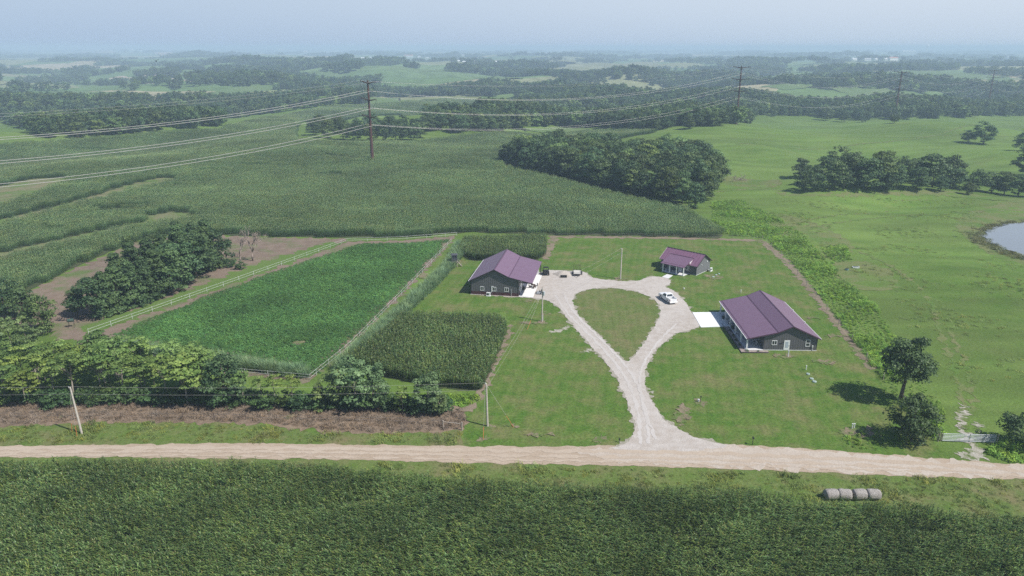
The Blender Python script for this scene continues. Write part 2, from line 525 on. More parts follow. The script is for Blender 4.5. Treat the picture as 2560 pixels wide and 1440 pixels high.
M_CONC = ground_mat("concrete", (0.66, 0.655, 0.65), (0.61, 0.605, 0.60), (0.7, 0.7, 0.69), 0.2, 0.9, 8.0, (0.4, 0.05), bmp=0.05, rough=0.8)
M_FIELD = ground_mat("far_hay_field", (0.110, 0.176, 0.060), (0.138, 0.190, 0.075), (0.110, 0.162, 0.060), 0.02, 0.1, 0.6, (0.5, 0.12))
M_FIELDTAN = ground_mat("far_stubble", (0.36, 0.30, 0.22), (0.31, 0.26, 0.19), (0.40, 0.34, 0.25), 0.02, 0.1, 0.6, (0.5, 0.1))
M_FIELDPALE = ground_mat("far_pale_field", (0.20, 0.22, 0.115), (0.24, 0.235, 0.14), (0.17, 0.21, 0.10), 0.01, 0.05, 0.6, (0.5, 0.1))

# road and drive
road_top = [(-700, 1121), (0, 1116), (300, 1112), (600, 1108), (850, 1112), (1160, 1116), (1400, 1117), (1600, 1112), (1760, 1106), (1830, 1112), (2000, 1121), (2200, 1136), (2400, 1151), (2560, 1162), (3300, 1212)]
road_bot = [(3300, 1250), (2560, 1199), (2250, 1191), (2000, 1180), (1800, 1172), (1600, 1166), (1400, 1162), (1170, 1158), (1000, 1153), (800, 1148), (600, 1148), (300, 1143), (0, 1144), (-700, 1150)]
ROAD = gpoly(road_top + road_bot)
sheet("road", [ROAD], 0.05, M_ROAD, 0.5, 0.14)
drive_px = [(1500, 1124), (1557, 1112), (1580, 1094), (1585, 1052), (1565, 1007), (1541, 947), (1521, 915), (1468, 858), (1420, 802), (1395, 768), (1370, 752), (1335, 746), (1180, 737), (1180, 732), (1310, 705), (1352, 678), (1372, 675), (1432, 677), (1468, 680), (1476, 694), (1525, 701), (1593, 704), (1613, 694), (1640, 690), (1662, 694), (1680, 701), (1676, 711), (1664, 717), (1676, 722), (1700, 737), (1722, 765), (1732, 782), (1748, 800), (1758, 820), (1700, 830), (1660, 857), (1635, 885), (1620, 915), (1612, 950), (1622, 985), (1640, 1015), (1655, 1040), (1680, 1062), (1720, 1085), (1770, 1103), (1850, 1116), (1700, 1135)]
isle_px = [(1434, 741), (1445, 733), (1468, 725), (1500, 720), (1565, 723), (1613, 737), (1640, 753), (1650, 774), (1645, 798), (1625, 830), (1597, 874), (1575, 898), (1567, 904), (1558, 899), (1541, 882), (1501, 838), (1460, 802), (1436, 770)]
DRIVE = gpoly(drive_px); ISLE = gpoly(isle_px)
lawn_px = [(1150, 1122), (1160, 1085), (1165, 1040), (1200, 985), (1250, 860), (1272, 800), (1262, 781), (1040, 779), (1015, 772), (1100, 700), (1135, 650), (1180, 650), (1380, 640), (1376, 600), (1500, 601), (1820, 602), (1905, 604), (1960, 652), (2020, 720), (2070, 790), (2120, 850), (2180, 930), (2240, 1000), (2300, 1065), (2340, 1105), (2360, 1150), (2200, 1142), (1900, 1120), (1600, 1130)]
LAWN = gpoly(lawn_px)
sheet("lawn", [LAWN], 0.012, M_LAWN, 0.5, 0.22)
sheet("island_lawn", [ISLE], 0.024, M_ISLE, 0.4, 0.12)
sheet("driveway_edge", [smooth_poly(DRIVE, 2)], 0.056, ground_mat("thin_gravel", (0.30, 0.27, 0.21), (0.20, 0.20, 0.12), (0.38, 0.35, 0.30), 0.4, 1.6, 5.0, (0.9, 0.3)), 0.3, 0.34, holes=[smooth_poly(ISLE, 2)])
def inset(poly, d):
    A_ = np.array(poly); n_ = np.roll(A_, -1, 0) - np.roll(A_, 1, 0); n_ /= np.linalg.norm(n_, axis=1)[:, None] + 1e-9
    x_, y_ = A_[:, 0], A_[:, 1]; ar = (x_ * np.roll(y_, -1) - np.roll(x_, -1) * y_).sum()
    return [tuple(p) for p in A_ + np.stack([-n_[:, 1], n_[:, 0]], 1) * d * (1 if ar > 0 else -1)]
sheet("driveway", [inset(smooth_poly(DRIVE, 2), .22)], 0.066, M_GRAVEL, 0.3, 0.13, holes=[inset(smooth_poly(ISLE, 2), -.22)])
def px_line(pts, w, it=2): return strip(gpoly(pts), w, it)
sheet("driveway_track", [px_line(l, w_) for l, w_ in (
    ([(1600, 1110), (1598, 1030), (1566, 940), (1490, 852), (1416, 783), (1388, 738)], 0.55), ([(1622, 1110), (1616, 1020), (1582, 932), (1502, 848), (1432, 782), (1410, 736)], 0.5),
    ([(1640, 1100), (1600, 1000), (1598, 925), (1640, 860), (1690, 810)], 0.45))], 0.078, M_TRACK, 0.4, 0.1)
sheet("road_track", [px_line(l, w_) for l, w_ in (
    ([(-100, 1123), (600, 1119), (1200, 1127), (1700, 1130), (2300, 1157), (2700, 1190)], 0.9), ([(-100, 1132), (600, 1128), (1200, 1139), (1700, 1146), (2300, 1170), (2700, 1205)], 0.6),
    ([(-100, 1139), (600, 1139), (1200, 1150), (1700, 1157), (2300, 1180)], 0.4))], 0.070, M_RTRACK, 0.5, 0.16)
_pale = gpoly([(1430, 1124), (1560, 1121), (1700, 1112), (1830, 1116), (2000, 1125), (2200, 1140), (2400, 1155), (2560, 1166), (3300, 1216), (3300, 1246), (2560, 1194), (2250, 1186), (2000, 1175), (1800, 1167), (1640, 1160), (1520, 1150), (1460, 1138)])
sheet("road_gravel", [_pale], 0.062, ground_mat("pale_road_gravel", (0.455, 0.39, 0.325), (0.41, 0.34, 0.275), (0.49, 0.43, 0.37), 0.06, 0.5, 4.0, (0.7, 0.14), bmp=0.3), 0.5, 0.45)
# spilled white stones beside the drive
sheet("gravel_spill", [smooth_poly(gpoly(p), 1) for p in (
    [(1366, 833), (1378, 826), (1400, 822), (1424, 812), (1428, 820), (1405, 829), (1384, 831)], [(1447, 882), (1462, 876), (1480, 868), (1486, 874), (1466, 881)],
    [(1615, 968), (1632, 978), (1637, 986), (1622, 980)], [(1604, 962), (1616, 972), (1612, 980)])], 0.03, M_THIN, 0.22, 0.3)
# verges
sheet("verge", [gpoly([(-700, 1126), (-700, 1060), (0, 1066), (130, 1057), (340, 1052), (620, 1056), (800, 1083), (1000, 1080), (1155, 1075), (1158, 1122), (600, 1114)]),
                gpoly([(-700, 1190), (-700, 1146), (0, 1141), (800, 1144), (1400, 1158), (2000, 1176), (2560, 1194), (3300, 1240), (3300, 1420), (2560, 1320), (2000, 1235), (1300, 1215), (800, 1172), (0, 1170)])], 0.02, M_VERGE, 0.7, 0.3)
sheet("dead_brush_strip", [gpoly([(-700, 1062), (-700, 1010), (0, 1000), (500, 1005), (1090, 1020), (1165, 1018), (1162, 1076), (1000, 1086), (820, 1082), (640, 1060), (340, 1056), (130, 1062), (0, 1068)])], 0.032, M_DRYBRUSH, 0.6, 0.35)
# vegetable field, its bare margin and the soil behind
PADDOCK = gpoly([(225, 836), (870, 604), (1000, 602), (1140, 589), (1112, 625), (1003, 742), (874, 864), (775, 955), (600, 938), (400, 895), (290, 850)])
sheet("field_margin", [PADDOCK], 0.03, M_SOIL, 0.6, 0.5)
SOY = gpoly([(275, 838), (450, 763), (640, 694), (800, 640), (905, 607), (1020, 606), (1128, 598), (1108, 625), (1000, 740), (872, 868), (800, 935), (770, 945), (650, 905), (520, 885), (400, 868)])
BARE = gpoly([(60, 735), (170, 680), (280, 632), (345, 602), (410, 590), (560, 590), (690, 594), (860, 597), (880, 604), (700, 650), (560, 700), (400, 760), (250, 820), (200, 860), (100, 830), (-40, 790)])
sheet("bare_ground", [BARE], 0.022, M_SOIL, 0.6, 0.7)
sheet("fence_grass", [gpoly([(205, 842), (560, 718), (868, 606), (820, 606), (690, 645), (640, 660), (560, 690), (480, 722), (330, 775), (215, 812)])], 0.034, GRASS, 0.6, 0.8)
sheet("dirt_edge", [px_line([(1372, 592), (1500, 593), (1700, 595), (1905, 602)], 2.6), px_line([(1902, 601), (1960, 648), (2020, 715), (2070, 782), (2125, 850), (2180, 925)], [2.4, 2.0, 1.6, 1.6, 1.0])
                    , px_line([(1385, 595), (1372, 625), (1362, 648)], 2.2), px_line([(1280, 815), (1262, 855), (1230, 930), (1200, 990), (1165, 1030)], [1.0, 1.0, 0.8, 1.2, 2.0])], 0.036, M_EDGE, 0.5, 0.4)
# worn spots in the lawn
def spot(px, py, rx, ry=None, n=9, sd=0):
    g = random.Random(int(px * 7 + py)); x, y = G(px, py); ry = ry or rx
    return smooth_poly([(x + rx * g.uniform(0.6, 1.1) * math.cos(6.283 * k / n), y + ry * g.uniform(0.6, 1.1) * math.sin(6.283 * k / n)) for k in range(n)], 1)
sheet("worn_spot", [spot(*a) for a in ((1750, 1006, 1.5, 1.2), (1219, 1067, 1.3, 1.0), (1208, 1098, 1.2, .8), (1355, 806, 1.6, 1.4), (1363, 783, 1.4, 1.0), (1552, 697, 2.0, 1.8), (1784, 692, 3.4, 2.6), (1500, 1098, 1.2, 1.2), (1318, 752, 2.2, 1.0), (2150, 1082, 4.0, 1.8), (1960, 890, 3.2, 1.2), (2060, 905, 2.6, 1.2),
    (1700, 1048, 1.1, 2.6), (1278, 1064, 1.1, .7), (2035, 795, 1.6, .7), (2090, 840, 2.6, .8), (748, 857, 1.4, 1.1), (1325, 808, 2.6, .8), (1060, 690, 3.0, 2.4), (1340, 1088, 2.5, .5), (1712, 1030, 0.9, 3.4))], 0.040, M_WORN, 0.3, 0.35)
# corn strips' grass gaps and rough patches
STRIPS = [px_line([(-260, 716), (0, 642), (150, 607), (280, 579), (370, 561), (480, 547)], [12, 7.5, 7, 7, 10, 8]), gpoly([(340, 570), (375, 540), (430, 531), (486, 535), (480, 552), (420, 562)]),
          px_line([(-260, 648), (0, 557), (100, 536), (250, 496), (340, 468), (430, 447)], [10, 8.5, 8, 9, 12, 9]), px_line([(-300, 566), (0, 494), (60, 468), (130, 446)], [36, 30, 22, 13])]
sheet("terrace_gap", STRIPS, 0.16, ground_mat("terrace_soil", (0.18, 0.165, 0.095), (0.105, 0.165, 0.048), (0.22, 0.185, 0.12), 0.05, 0.3, 2.0, (0.6, 0.25), dry=(0.105, 0.165, 0.045), dry_s=0.10, dry_t=(0.48, 0.60)), 1.2, 0.5, grid=6)
sheet("rough_grass", [smooth_poly(gpoly(p), 1) for p in ([(1900, 530), (1990, 540), (2080, 575), (2140, 612), (2120, 640), (2060, 650), (2000, 620), (1940, 580)], [(2060, 660), (2150, 650), (2240, 680), (2280, 712), (2200, 730), (2110, 720)], [(2380, 560), (2440, 520), (2540, 500), (2700, 490), (2760, 700), (2560, 668), (2480, 640), (2420, 600)],
    [(1800, 440), (1900, 440), (1960, 455), (1940, 470), (1860, 468), (1805, 460)], [(1930, 478), (1990, 487), (2200, 481), (2340, 476), (2480, 490), (2600, 500), (2600, 510), (2470, 498), (2300, 484), (2100, 492), (1960, 492)])], 0.02, M_TAN, 0.8, 0.6, grid=8)
sheet("field_track", [px_line(l, w_) for l, w_ in (([(2400, 1060), (2410, 1010), (2390, 930), (2345, 820), (2330, 760)], 0.8), ([(2432, 1040), (2430, 960), (2410, 900), (2370, 820)], 0.7), ([(2330, 760), (2300, 720), (2220, 660), (2150, 630)], 1.0), ([(1790, 480), (1880, 470), (1960, 478)], 1.4), ([(2560, 505), (2470, 515), (2430, 545), (2425, 575)], 1.0), ([(1980, 560), (2120, 535), (2260, 520), (2380, 525), (2440, 550)], 0.7), ([(2010, 575), (2150, 548), (2280, 535), (2390, 545)], 0.6), ([(2200, 500), (2330, 498), (2440, 512)], 0.6), ([(1960, 330), (2200, 345), (2420, 335), (2560, 345)], 1.2), ([(1840, 360), (2050, 372), (2300, 352), (2560, 320)], 1.4))], 0.03, M_TAN, 0.5, 0.4)
sheet("gateway_gravel", [smooth_poly(gpoly(p), 1) for p in ([(2395, 1145), (2420, 1120), (2400, 1085), (2392, 1050), (2400, 1012), (2412, 1010), (2412, 1045), (2420, 1085), (2450, 1120), (2480, 1150), (2440, 1152)], [(2440, 1070), (2446, 1050), (2450, 1075), (2446, 1085)])], 0.045, M_THIN, 0.3, 0.5)
POND = gpoly([(2452, 592), (2470, 576), (2505, 563), (2560, 557), (2700, 552), (2800, 570), (2800, 660), (2640, 655), (2560, 641), (2510, 625), (2472, 608)])
m, N, L, B = new_mat("pond_water")
B.inputs["Base Color"].default_value = (0.20, 0.215, 0.235, 1); B.inputs["Roughness"].default_value = 0.05; B.inputs["Specular IOR Level"].default_value = 0.7
bump(N, L, noise(N, L, wpos(N), 1.2, 4), B, 0.12, 0.1)
sheet("water", [smooth_poly(POND, 2)], 0.25, m, 0.6, 0.5)
# open fields far away, seen between the woods
OPEN = {
    "tan": [[(272, 196), (310, 190), (440, 197), (505, 203), (490, 209), (300, 206)], [(380, 130), (400, 128), (470, 134), (420, 139)], [(150, 124), (270, 124), (290, 131), (150, 132)]],
    "pale": [[(0, 184), (180, 186), (185, 190), (100, 200), (60, 207), (0, 212)], [(1330, 178), (1440, 165), (1570, 157), (1640, 157), (1760, 163), (1830, 170), (1800, 178), (1700, 175), (1560, 178), (1460, 187)], [(610, 138), (760, 138), (850, 145), (840, 153), (660, 153)], [(1120, 150), (1230, 148), (1330, 152), (1440, 150), (1440, 156), (1250, 158)],
             [(2360, 178), (2440, 172), (2480, 176), (2400, 184)], [(860, 148), (920, 145), (940, 152), (880, 155)], [(2420, 200), (2560, 190), (2560, 196), (2460, 206)]],
    "green": [[(912, 247), (940, 243), (1000, 245), (1000, 258), (915, 262)], [(1420, 213), (1480, 215), (1530, 213), (1545, 220), (1500, 230), (1480, 225)], [(2070, 220), (2200, 222), (2300, 235), (2372, 240), (2350, 253), (2330, 262), (2250, 258), (2130, 240)],
              [(2130, 187), (2230, 178), (2340, 177), (2480, 188), (2560, 202), (2560, 225), (2440, 216), (2330, 205), (2200, 200)], [(440, 181), (540, 174), (535, 182), (470, 186)], [(715, 182), (790, 180), (890, 195), (880, 205), (800, 203)], [(1300, 322), (1420, 318), (1480, 324), (1400, 334)], [(120, 232), (260, 222), (330, 226), (230, 240)], [(640, 232), (760, 224), (820, 228), (700, 242)], [(980, 214), (1080, 209), (1130, 213), (1040, 221)], [(1560, 232), (1680, 226), (1760, 232), (1640, 242)], [(1900, 216), (2010, 210), (2060, 216), (1960, 226)], [(300, 262), (420, 256), (470, 262), (360, 274)],
              [(0, 168), (120, 164), (220, 168), (100, 174)], [(560, 170), (680, 166), (760, 170), (640, 176)], [(960, 176), (1090, 171), (1160, 175), (1040, 182)], [(1900, 176), (2010, 170), (2080, 174), (1980, 183)], [(1700, 200), (1790, 196), (1840, 200), (1760, 208)], [(1180, 196), (1260, 192), (1310, 196), (1230, 202)], [(520, 236), (600, 218), (700, 212), (700, 222), (620, 232), (545, 246)]],
}
fm = dict(tan=M_FIELDTAN, pale=M_FIELDPALE, green=M_FIELD)
for k_, ps in OPEN.items():
    ps2 = []
    for p in ps:
        q = gpoly(p)
        ps2.append(q)
    sheet("field", ps2, 0.35, fm[k_], 8, 2.0, grid=30)
OPEN_ALL = [p for ps in OPEN.values() for p in ps]
# ---------------------------------------------------------------- foliage shapes
def cards(cen, nrm, size, g, aspect=1.0, fold=0.0):
    """leaf cards: one small four-sided face per leaf spray"""
    n = len(cen)
    nrm = nrm / (np.linalg.norm(nrm, axis=1)[:, None] + 1e-9)
    r_ = g.normal(size=(n, 3)); u = np.cross(nrm, r_); u /= np.linalg.norm(u, axis=1)[:, None] + 1e-9
    v = np.cross(nrm, u)
    s = size[:, None] if np.ndim(size) else size
    a = u * s * 0.5; b = v * s * 0.5 * aspect
    k = g.uniform(0.25, 0.8, (n, 1))
    V = np.stack([cen - a - b * k, cen + a * k - b, cen + a + b * k, cen - a * k + b], 1).reshape(-1, 3)
    F = np.arange(4 * n).reshape(n, 4)
    return V, F

def crown(seed, h, base, rx, n_cl, n_lf, leaf, kind="round", cl_r=0.30, top=1.0):
    """crown of leaf cards in clumps spread through an uneven volume"""
    g = np.random.default_rng(seed)
    cz = (h + base) / 2; rz = (h - base) / 2
    C = []; RR = []
    lob = make_waves(seed + 99, 2.2, 5)
    tries = 0
    while len(C) < n_cl and tries < 20000:
        tries += 1
        d = g.normal(size=3); d /= np.linalg.norm(d)
        if kind == "cone":
            t = g.uniform(0, 1) ** 1.25; a = g.uniform(0, 6.283)
            rr = rx * (1 - t) ** 0.62 * g.uniform(0.45, 1.0) * (0.85 + 0.25 * math.sin(3 * a + seed))
            p = np.array([math.cos(a) * rr, math.sin(a) * rr, base + t * (h - base) * 0.97])
        elif kind == "flat":
            if d[2] < -0.25: continue
            q = g.uniform(0.35, 1.0) ** 0.5
            p = np.array([d[0] * rx * q, d[1] * rx * q, cz + d[2] * rz * q])
        else:
            if d[2] < -0.8 and g.uniform() < 0.5: continue
            q = g.uniform(0.45, 1.0) ** 0.6 * (1 + 0.16 * float(waves(lob, d[0] * 3, d[1] * 3 + d[2] * 2)))
            wd = 1.0 if d[2] < 0 else top
            hx_ = max(math.hypot(d[0], d[1]), 1e-3); fat = (1 - abs(d[2]) ** 2.6) ** 0.5 / hx_ if d[2] < 0 else 1.0
            p = np.array([d[0] * rx * q * wd * fat, d[1] * rx * q * wd * fat, cz + d[2] * rz * q])
        C.append(p); RR.append(rx * cl_r * g.uniform(0.65, 1.25))
    C = np.array(C); RR = np.array(RR); n_cl = len(C)
    P, Nn, T = [], [], []
    for c, r_ in zip(C, RR):
        d = g.normal(size=(n_lf, 3)); d /= np.linalg.norm(d, axis=1)[:, None]
        d[:, 2] = np.where(d[:, 2] < -0.3, -d[:, 2] * 0.6, d[:, 2])
        q = g.uniform(0.35, 1.05, (n_lf, 1)) ** 0.5
        sq = np.array([1.15, 1.15, 0.42 if kind == "flat" else 0.75])
        P.append(c + d * q * r_ * sq)
        up = np.array([0, 0, 0.9 if kind == "flat" else 0.45])
        Nn.append(d * 0.9 + up + g.normal(size=(n_lf, 3)) * 0.45)
        T.append(np.clip(g.uniform(0.05, 0.75) + g.normal(size=n_lf) * 0.16, 0, 0.89))
    P = np.concatenate(P); Nn = np.concatenate(Nn); T = np.concatenate(T)
    sz = leaf * g.uniform(0.6, 1.35, len(P))
    V, F = cards(P, Nn, sz, g)
    return V, F, np.repeat(T, 4), C

def trunk_mb(seed, h, base, r0, C, n_limb=9, fork=0.45, lean=0.0):
    g = random.Random(seed); mb = MB()
    zt = base + (h - base) * fork
    pts = [(0, 0, -0.2)]
    for k in range(1, 5):
        t = k / 4
        pts.append((lean * t + g.uniform(-.12, .12) * r0 * 5 * t, g.uniform(-.12, .12) * r0 * 5 * t, zt * t))
    mb.tube(pts, [r0 * 1.35, r0, r0 * 0.85, r0 * 0.7, r0 * 0.45], 7)
    idx = list(range(len(C))); g.shuffle(idx)
    for i in idx[:n_limb]:
        c = C[i]; t = g.uniform(0.5, 0.98)
        k = t * 4; j = min(int(k), 3); a = Vector(pts[j]).lerp(Vector(pts[j + 1]), k - j)
        b = Vector(c); m_ = a.lerp(b, 0.5) + Vector((0, 0, -0.06 * (b - a).length)) + Vector((g.uniform(-.2, .2), g.uniform(-.2, .2), 0))
        if b.z < a.z - 1: continue
        mb.tube([a, m_, b], [r0 * 0.42, r0 * 0.26, r0 * 0.09], 5)
    return mb

def bare_branches(seed, h, r0, spread=0.5, depth=4):
    g = random.Random(seed); mb = MB()
    def grow(p, d, ln, r_, k):
        q = p + d * ln * 0.5 + Vector((g.uniform(-.1, .1), g.uniform(-.1, .1), 0)) * ln
        e = p + d * ln
        mb.tube([p, q, e], [r_, r_ * 0.8, r_ * 0.6], 5 if k > 2 else 4)
        if k == 0: return
        for _ in range(3 if k > 1 else 2):
            nd = (d + Vector((g.uniform(-1, 1), g.uniform(-1, 1), g.uniform(-.1, .6))) * spread * 1.5).normalized()
            grow(p + d * ln * g.uniform(0.7, 1.0), nd, ln * g.uniform(0.55, 0.8), r_ * 0.62, k - 1)
    grow(Vector((0, 0, -0.2)), Vector((0.05, 0, 1)), h * 0.36, r0, depth)
    return mb

BARK = plain("bark", (0.13, 0.10, 0.075), 0.9, 0, 0.3, 6, 0.1)
BARK_PALE = plain("pale_bark", (0.30, 0.26, 0.21), 0.9, 0, 0.25, 6, 0.1)
BARK_DEAD = plain("dead_wood", (0.34, 0.27, 0.235), 0.9, 0, 0.25, 6, 0.1)
L_BROAD = leaf_mat("broad_leaves", (0.042, 0.080, 0.031), (0.142, 0.212, 0.074), trans=0.2, hue=0.33)
L_OAK = leaf_mat("oak_leaves", (0.048, 0.086, 0.032), (0.122, 0.179, 0.061), trans=0.18, hue=0.1)
L_PALE = leaf_mat("pale_leaves", (0.130, 0.215, 0.064), (0.292, 0.404, 0.130), trans=0.25, hue=0.2)
L_LOCUST = leaf_mat("locust_leaves", (0.102, 0.180, 0.041), (0.318, 0.420, 0.118), trans=0.28, hue=0.25)
L_JUN = leaf_mat("juniper_needles", (0.045, 0.081, 0.032), (0.122, 0.185, 0.057), trans=0.1, hue=0.2)
L_JUNY = leaf_mat("yellow_juniper_needles", (0.078, 0.109, 0.031), (0.187, 0.234, 0.062), trans=0.1, hue=0.2)
L_SHRUB = leaf_mat("shrub_leaves", (0.036, 0.068, 0.025), (0.103, 0.179, 0.053), trans=0.2, hue=0.3)
L_GREY = leaf_mat("grey_green_leaves", (0.101, 0.166, 0.067), (0.238, 0.333, 0.134), trans=0.25, hue=0.15)

def proto_tree(seed, h, base, rx, n_cl, n_lf, leaf, lm, kind="round", cl_r=0.30, r0=0.22, n_limb=9, bark=None, fork=0.45, lean=0.0, top=1.0):
    V, F, T, C = crown(seed, h, base, rx, n_cl, n_lf, leaf, kind, cl_r, top)
    cm = np_mesh("crown", V, F, lm, T)
    tm = trunk_mb(seed, h, base, r0, C, n_limb, fork, lean).mesh("trunk", bark or BARK, True)
    return cm, tm, h

def put_tree(pr, name, label, cat, group, x, y, hh, rz=None, wide=1.0, g=rnd):
    cm, tm, h0 = pr
    o = empty(name, (x, y, H(x, y)), g.uniform(0, 6.28) if rz is None else rz, label, cat, group)
    k = hh / h0
    o.scale = (k * wide, k * wide, k)
    link(bpy.data.objects.new("crown", cm), o)
    link(bpy.data.objects.new("trunk", tm), o)
    return o

P_BROAD = [proto_tree(20 + i, 12, 0.3 + .2 * i, 4.3 + 0.3 * (i % 3), 64, 66, 0.44, L_BROAD, cl_r=0.33, top=0.9) for i in range(5)]
P_PALE = [proto_tree(40 + i, 12, 1.0, 4.0, 56, 66, 0.44, L_PALE, cl_r=0.33) for i in range(2)]
P_LOC = [proto_tree(50 + i, 9, 3.9 - .3 * i, 2.3 + .2 * i, 20, 56, 0.30, L_LOCUST, "flat", 0.34, 0.13, 10, BARK_PALE, 0.55, 0.4) for i in range(4)]
P_LOCD = [proto_tree(58 + i, 9, 1.6, 2.7, 46, 44, 0.36, L_LOCUST, "flat", 0.32, 0.13, 8, BARK_PALE, 0.55) for i in range(2)]
P_JUN = [proto_tree(60 + i, 8, 0.2, 2.7, 90, 84, 0.23, L_JUN, "cone", 0.24, 0.16, 5, BARK, 0.7) for i in range(3)]
P_SHRUB = [proto_tree(70 + i, 3, 0.05, 1.9, 20, 46, 0.30, L_SHRUB, "round", 0.42, 0.05, 4, BARK, 0.4) for i in range(3)]
P_GREY = [proto_tree(80 + i, 9, 1.2, 2.8, 40, 60, 0.34, L_GREY, "round", 0.34, 0.15, 8, BARK_PALE, 0.5) for i in range(2)]
P_FAR = [np_mesh("crown", *crown(90 + i, 13, 0.3, 5.2 + .5 * (i % 2), 38, 30, 0.88, "round", 0.34)[:2], (L_BROAD, L_BROAD, L_BROAD, L_PALE)[i], crown(90 + i, 13, 0.3, 5.2 + .5 * (i % 2), 38, 30, 0.88, "round", 0.34)[2]) for i in range(4)]

# ---------------------------------------------------------------- scattering of uncountable plants
def scatter(name, pts, rot, scl, idx, meshes, label):
    pts = np.asarray(pts, np.float32)
    me = bpy.data.meshes.new(name + "_points")
    me.vertices.add(len(pts)); me.vertices.foreach_set("co", pts.ravel())
    for nm, typ, arr, key in (("rot", 'FLOAT_VECTOR', rot, "vector"), ("scl", 'FLOAT_VECTOR', scl, "vector"), ("idx", 'INT', idx, "value")):
        a = me.attributes.new(nm, typ, 'POINT'); a.data.foreach_set(key, np.asarray(arr, np.int32 if typ == 'INT' else np.float32).ravel())
    pc = bpy.data.collections.new(name + "_kinds")
    for i, m_ in enumerate(meshes):
        pc.objects.link(bpy.data.objects.new("%s_kind_%02d" % (name, i), m_))
    ng = bpy.data.node_groups.new(name + "_scatter", 'GeometryNodeTree')
    ng.interface.new_socket("Geometry", in_out='INPUT', socket_type='NodeSocketGeometry')
    ng.interface.new_socket("Geometry", in_out='OUTPUT', socket_type='NodeSocketGeometry')
    n, l = ng.nodes, ng.links
    gi, go = n.new("NodeGroupInput"), n.new("NodeGroupOutput")
    ci = n.new("GeometryNodeCollectionInfo"); ci.inputs[0].default_value = pc
    ci.inputs["Separate Children"].default_value = True; ci.inputs["Reset Children"].default_value = True
    iop = n.new("GeometryNodeInstanceOnPoints"); iop.inputs["Pick Instance"].default_value = True
    def att(nm, t):
        a = n.new("GeometryNodeInputNamedAttribute"); a.data_type = t; a.inputs[0].default_value = nm; return a.outputs[0]
    l.new(gi.outputs[0], iop.inputs["Points"]); l.new(ci.outputs[0], iop.inputs["Instance"])
    l.new(att("idx", 'INT'), iop.inputs["Instance Index"]); l.new(att("rot", 'FLOAT_VECTOR'), iop.inputs["Rotation"]); l.new(att("scl", 'FLOAT_VECTOR'), iop.inputs["Scale"])
    l.new(iop.outputs[0], go.inputs[0])
    o = bpy.data.objects.new(name, me); link(o)
    o.modifiers.new("scatter", 'NODES').node_group = ng
    tag(o, label, None, None, "stuff")
    return o

def fill(poly, spacing, seed, jit=0.5, ang=0.0, sp2=None):
    """points on a jittered lattice inside an outline"""
    g = np.random.default_rng(seed)
    A = np.asarray(poly, float); c, s = math.cos(ang), math.sin(ang)
    B_ = np.stack([A[:, 0] * c + A[:, 1] * s, -A[:, 0] * s + A[:, 1] * c], 1)
    x0, y0 = B_.min(0); x1, y1 = B_.max(0); sp2 = sp2 or spacing
    gx, gy = np.meshgrid(np.arange(x0, x1, spacing), np.arange(y0, y1, sp2))
    gx = gx.ravel() + g.uniform(-jit, jit, gx.size) * spacing
    gy = gy.ravel() + g.uniform(-jit, jit, gy.size) * sp2 * (1.0 if sp2 == spacing else 0.25)
    X, Y = gx * c - gy * s, gx * s + gy * c
    k = inside(poly, X, Y)
    return X[k], Y[k]

def xyz(X, Y, dz=0.0): return np.stack([X, Y, height(X, Y) + dz], 1)

def plant_strip(g, p0, az, ln, w_, up, droop, nseg=3):
    """one arching leaf blade as a strip of quads"""
    V = []
    d = np.array([math.cos(az), math.sin(az), 0]); sd = np.array([-d[1], d[0], 0])
    p = np.array(p0, float); a = up
    for k in range(nseg + 1):
        ww = w_ * (1.0, 1.0, 0.72, 0.12)[min(k, 3)] if nseg == 3 else w_ * (1 - k / nseg * 0.9)
        V += [p - sd * ww / 2, p + sd * ww / 2]
        p = p + (d * math.cos(a) + np.array([0, 0, math.sin(a)])) * ln / nseg
        a -= droop
    F = [(2 * k, 2 * k + 1, 2 * k + 3, 2 * k + 2) for k in range(nseg)]
    return V, F

def corn_plant(seed, hh=2.2, n_leaf=10, wl=0.10, tassel=True):
    g = np.random.default_rng(seed); V, F, T = [], [], []
    def put(v, f, t):
        b = len(V); V.extend(v); F.extend([tuple(b + i for i in q) for q in f]); T.extend([t] * len(v))
    a0 = g.uniform(0, 6.28)
    for i in range(n_leaf):
        z = 0.35 + (hh - 0.55) * i / (n_leaf - 1)
        az = (i % 2) * math.pi + g.normal() * 0.38
        ln = (0.45 + 0.35 * math.sin(math.pi * (i + 1) / (n_leaf + 1))) * g.uniform(0.8, 1.15)
        v, f = plant_strip(g, (0, 0, z), az, ln, wl * g.uniform(0.85, 1.2), g.uniform(0.75, 1.25), g.uniform(0.45, 0.85))
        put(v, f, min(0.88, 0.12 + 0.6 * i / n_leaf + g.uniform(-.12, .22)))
    for k in range(2):
        d = 0.014
        put([(-d, d * (k - .5), 0), (d, -d * (k - .5), 0), (d, 0, hh * 0.95), (-d, 0, hh * 0.95)] if k == 0 else [(0, -d, 0), (0, d, 0), (0, d, hh * 0.95), (0, -d, hh * 0.95)], [(0, 1, 2, 3)], 0.5)
    if tassel:
        for k in range(5):
            v, f = plant_strip(g, (0, 0, hh * 0.95), g.uniform(0, 6.28), g.uniform(0.2, 0.32), 0.022, 1.35 - 0.18 * k, 0.15, 2)
            put(v, f, 1.0)
    return np.array(V), np.array(F), np.array(T)

def join(parts):
    V, F, T, b = [], [], [], 0
    for v, f, t in parts: V.append(v); F.append(f + b); T.append(t); b += len(v)
    return np.concatenate(V), np.concatenate(F), np.concatenate(T)

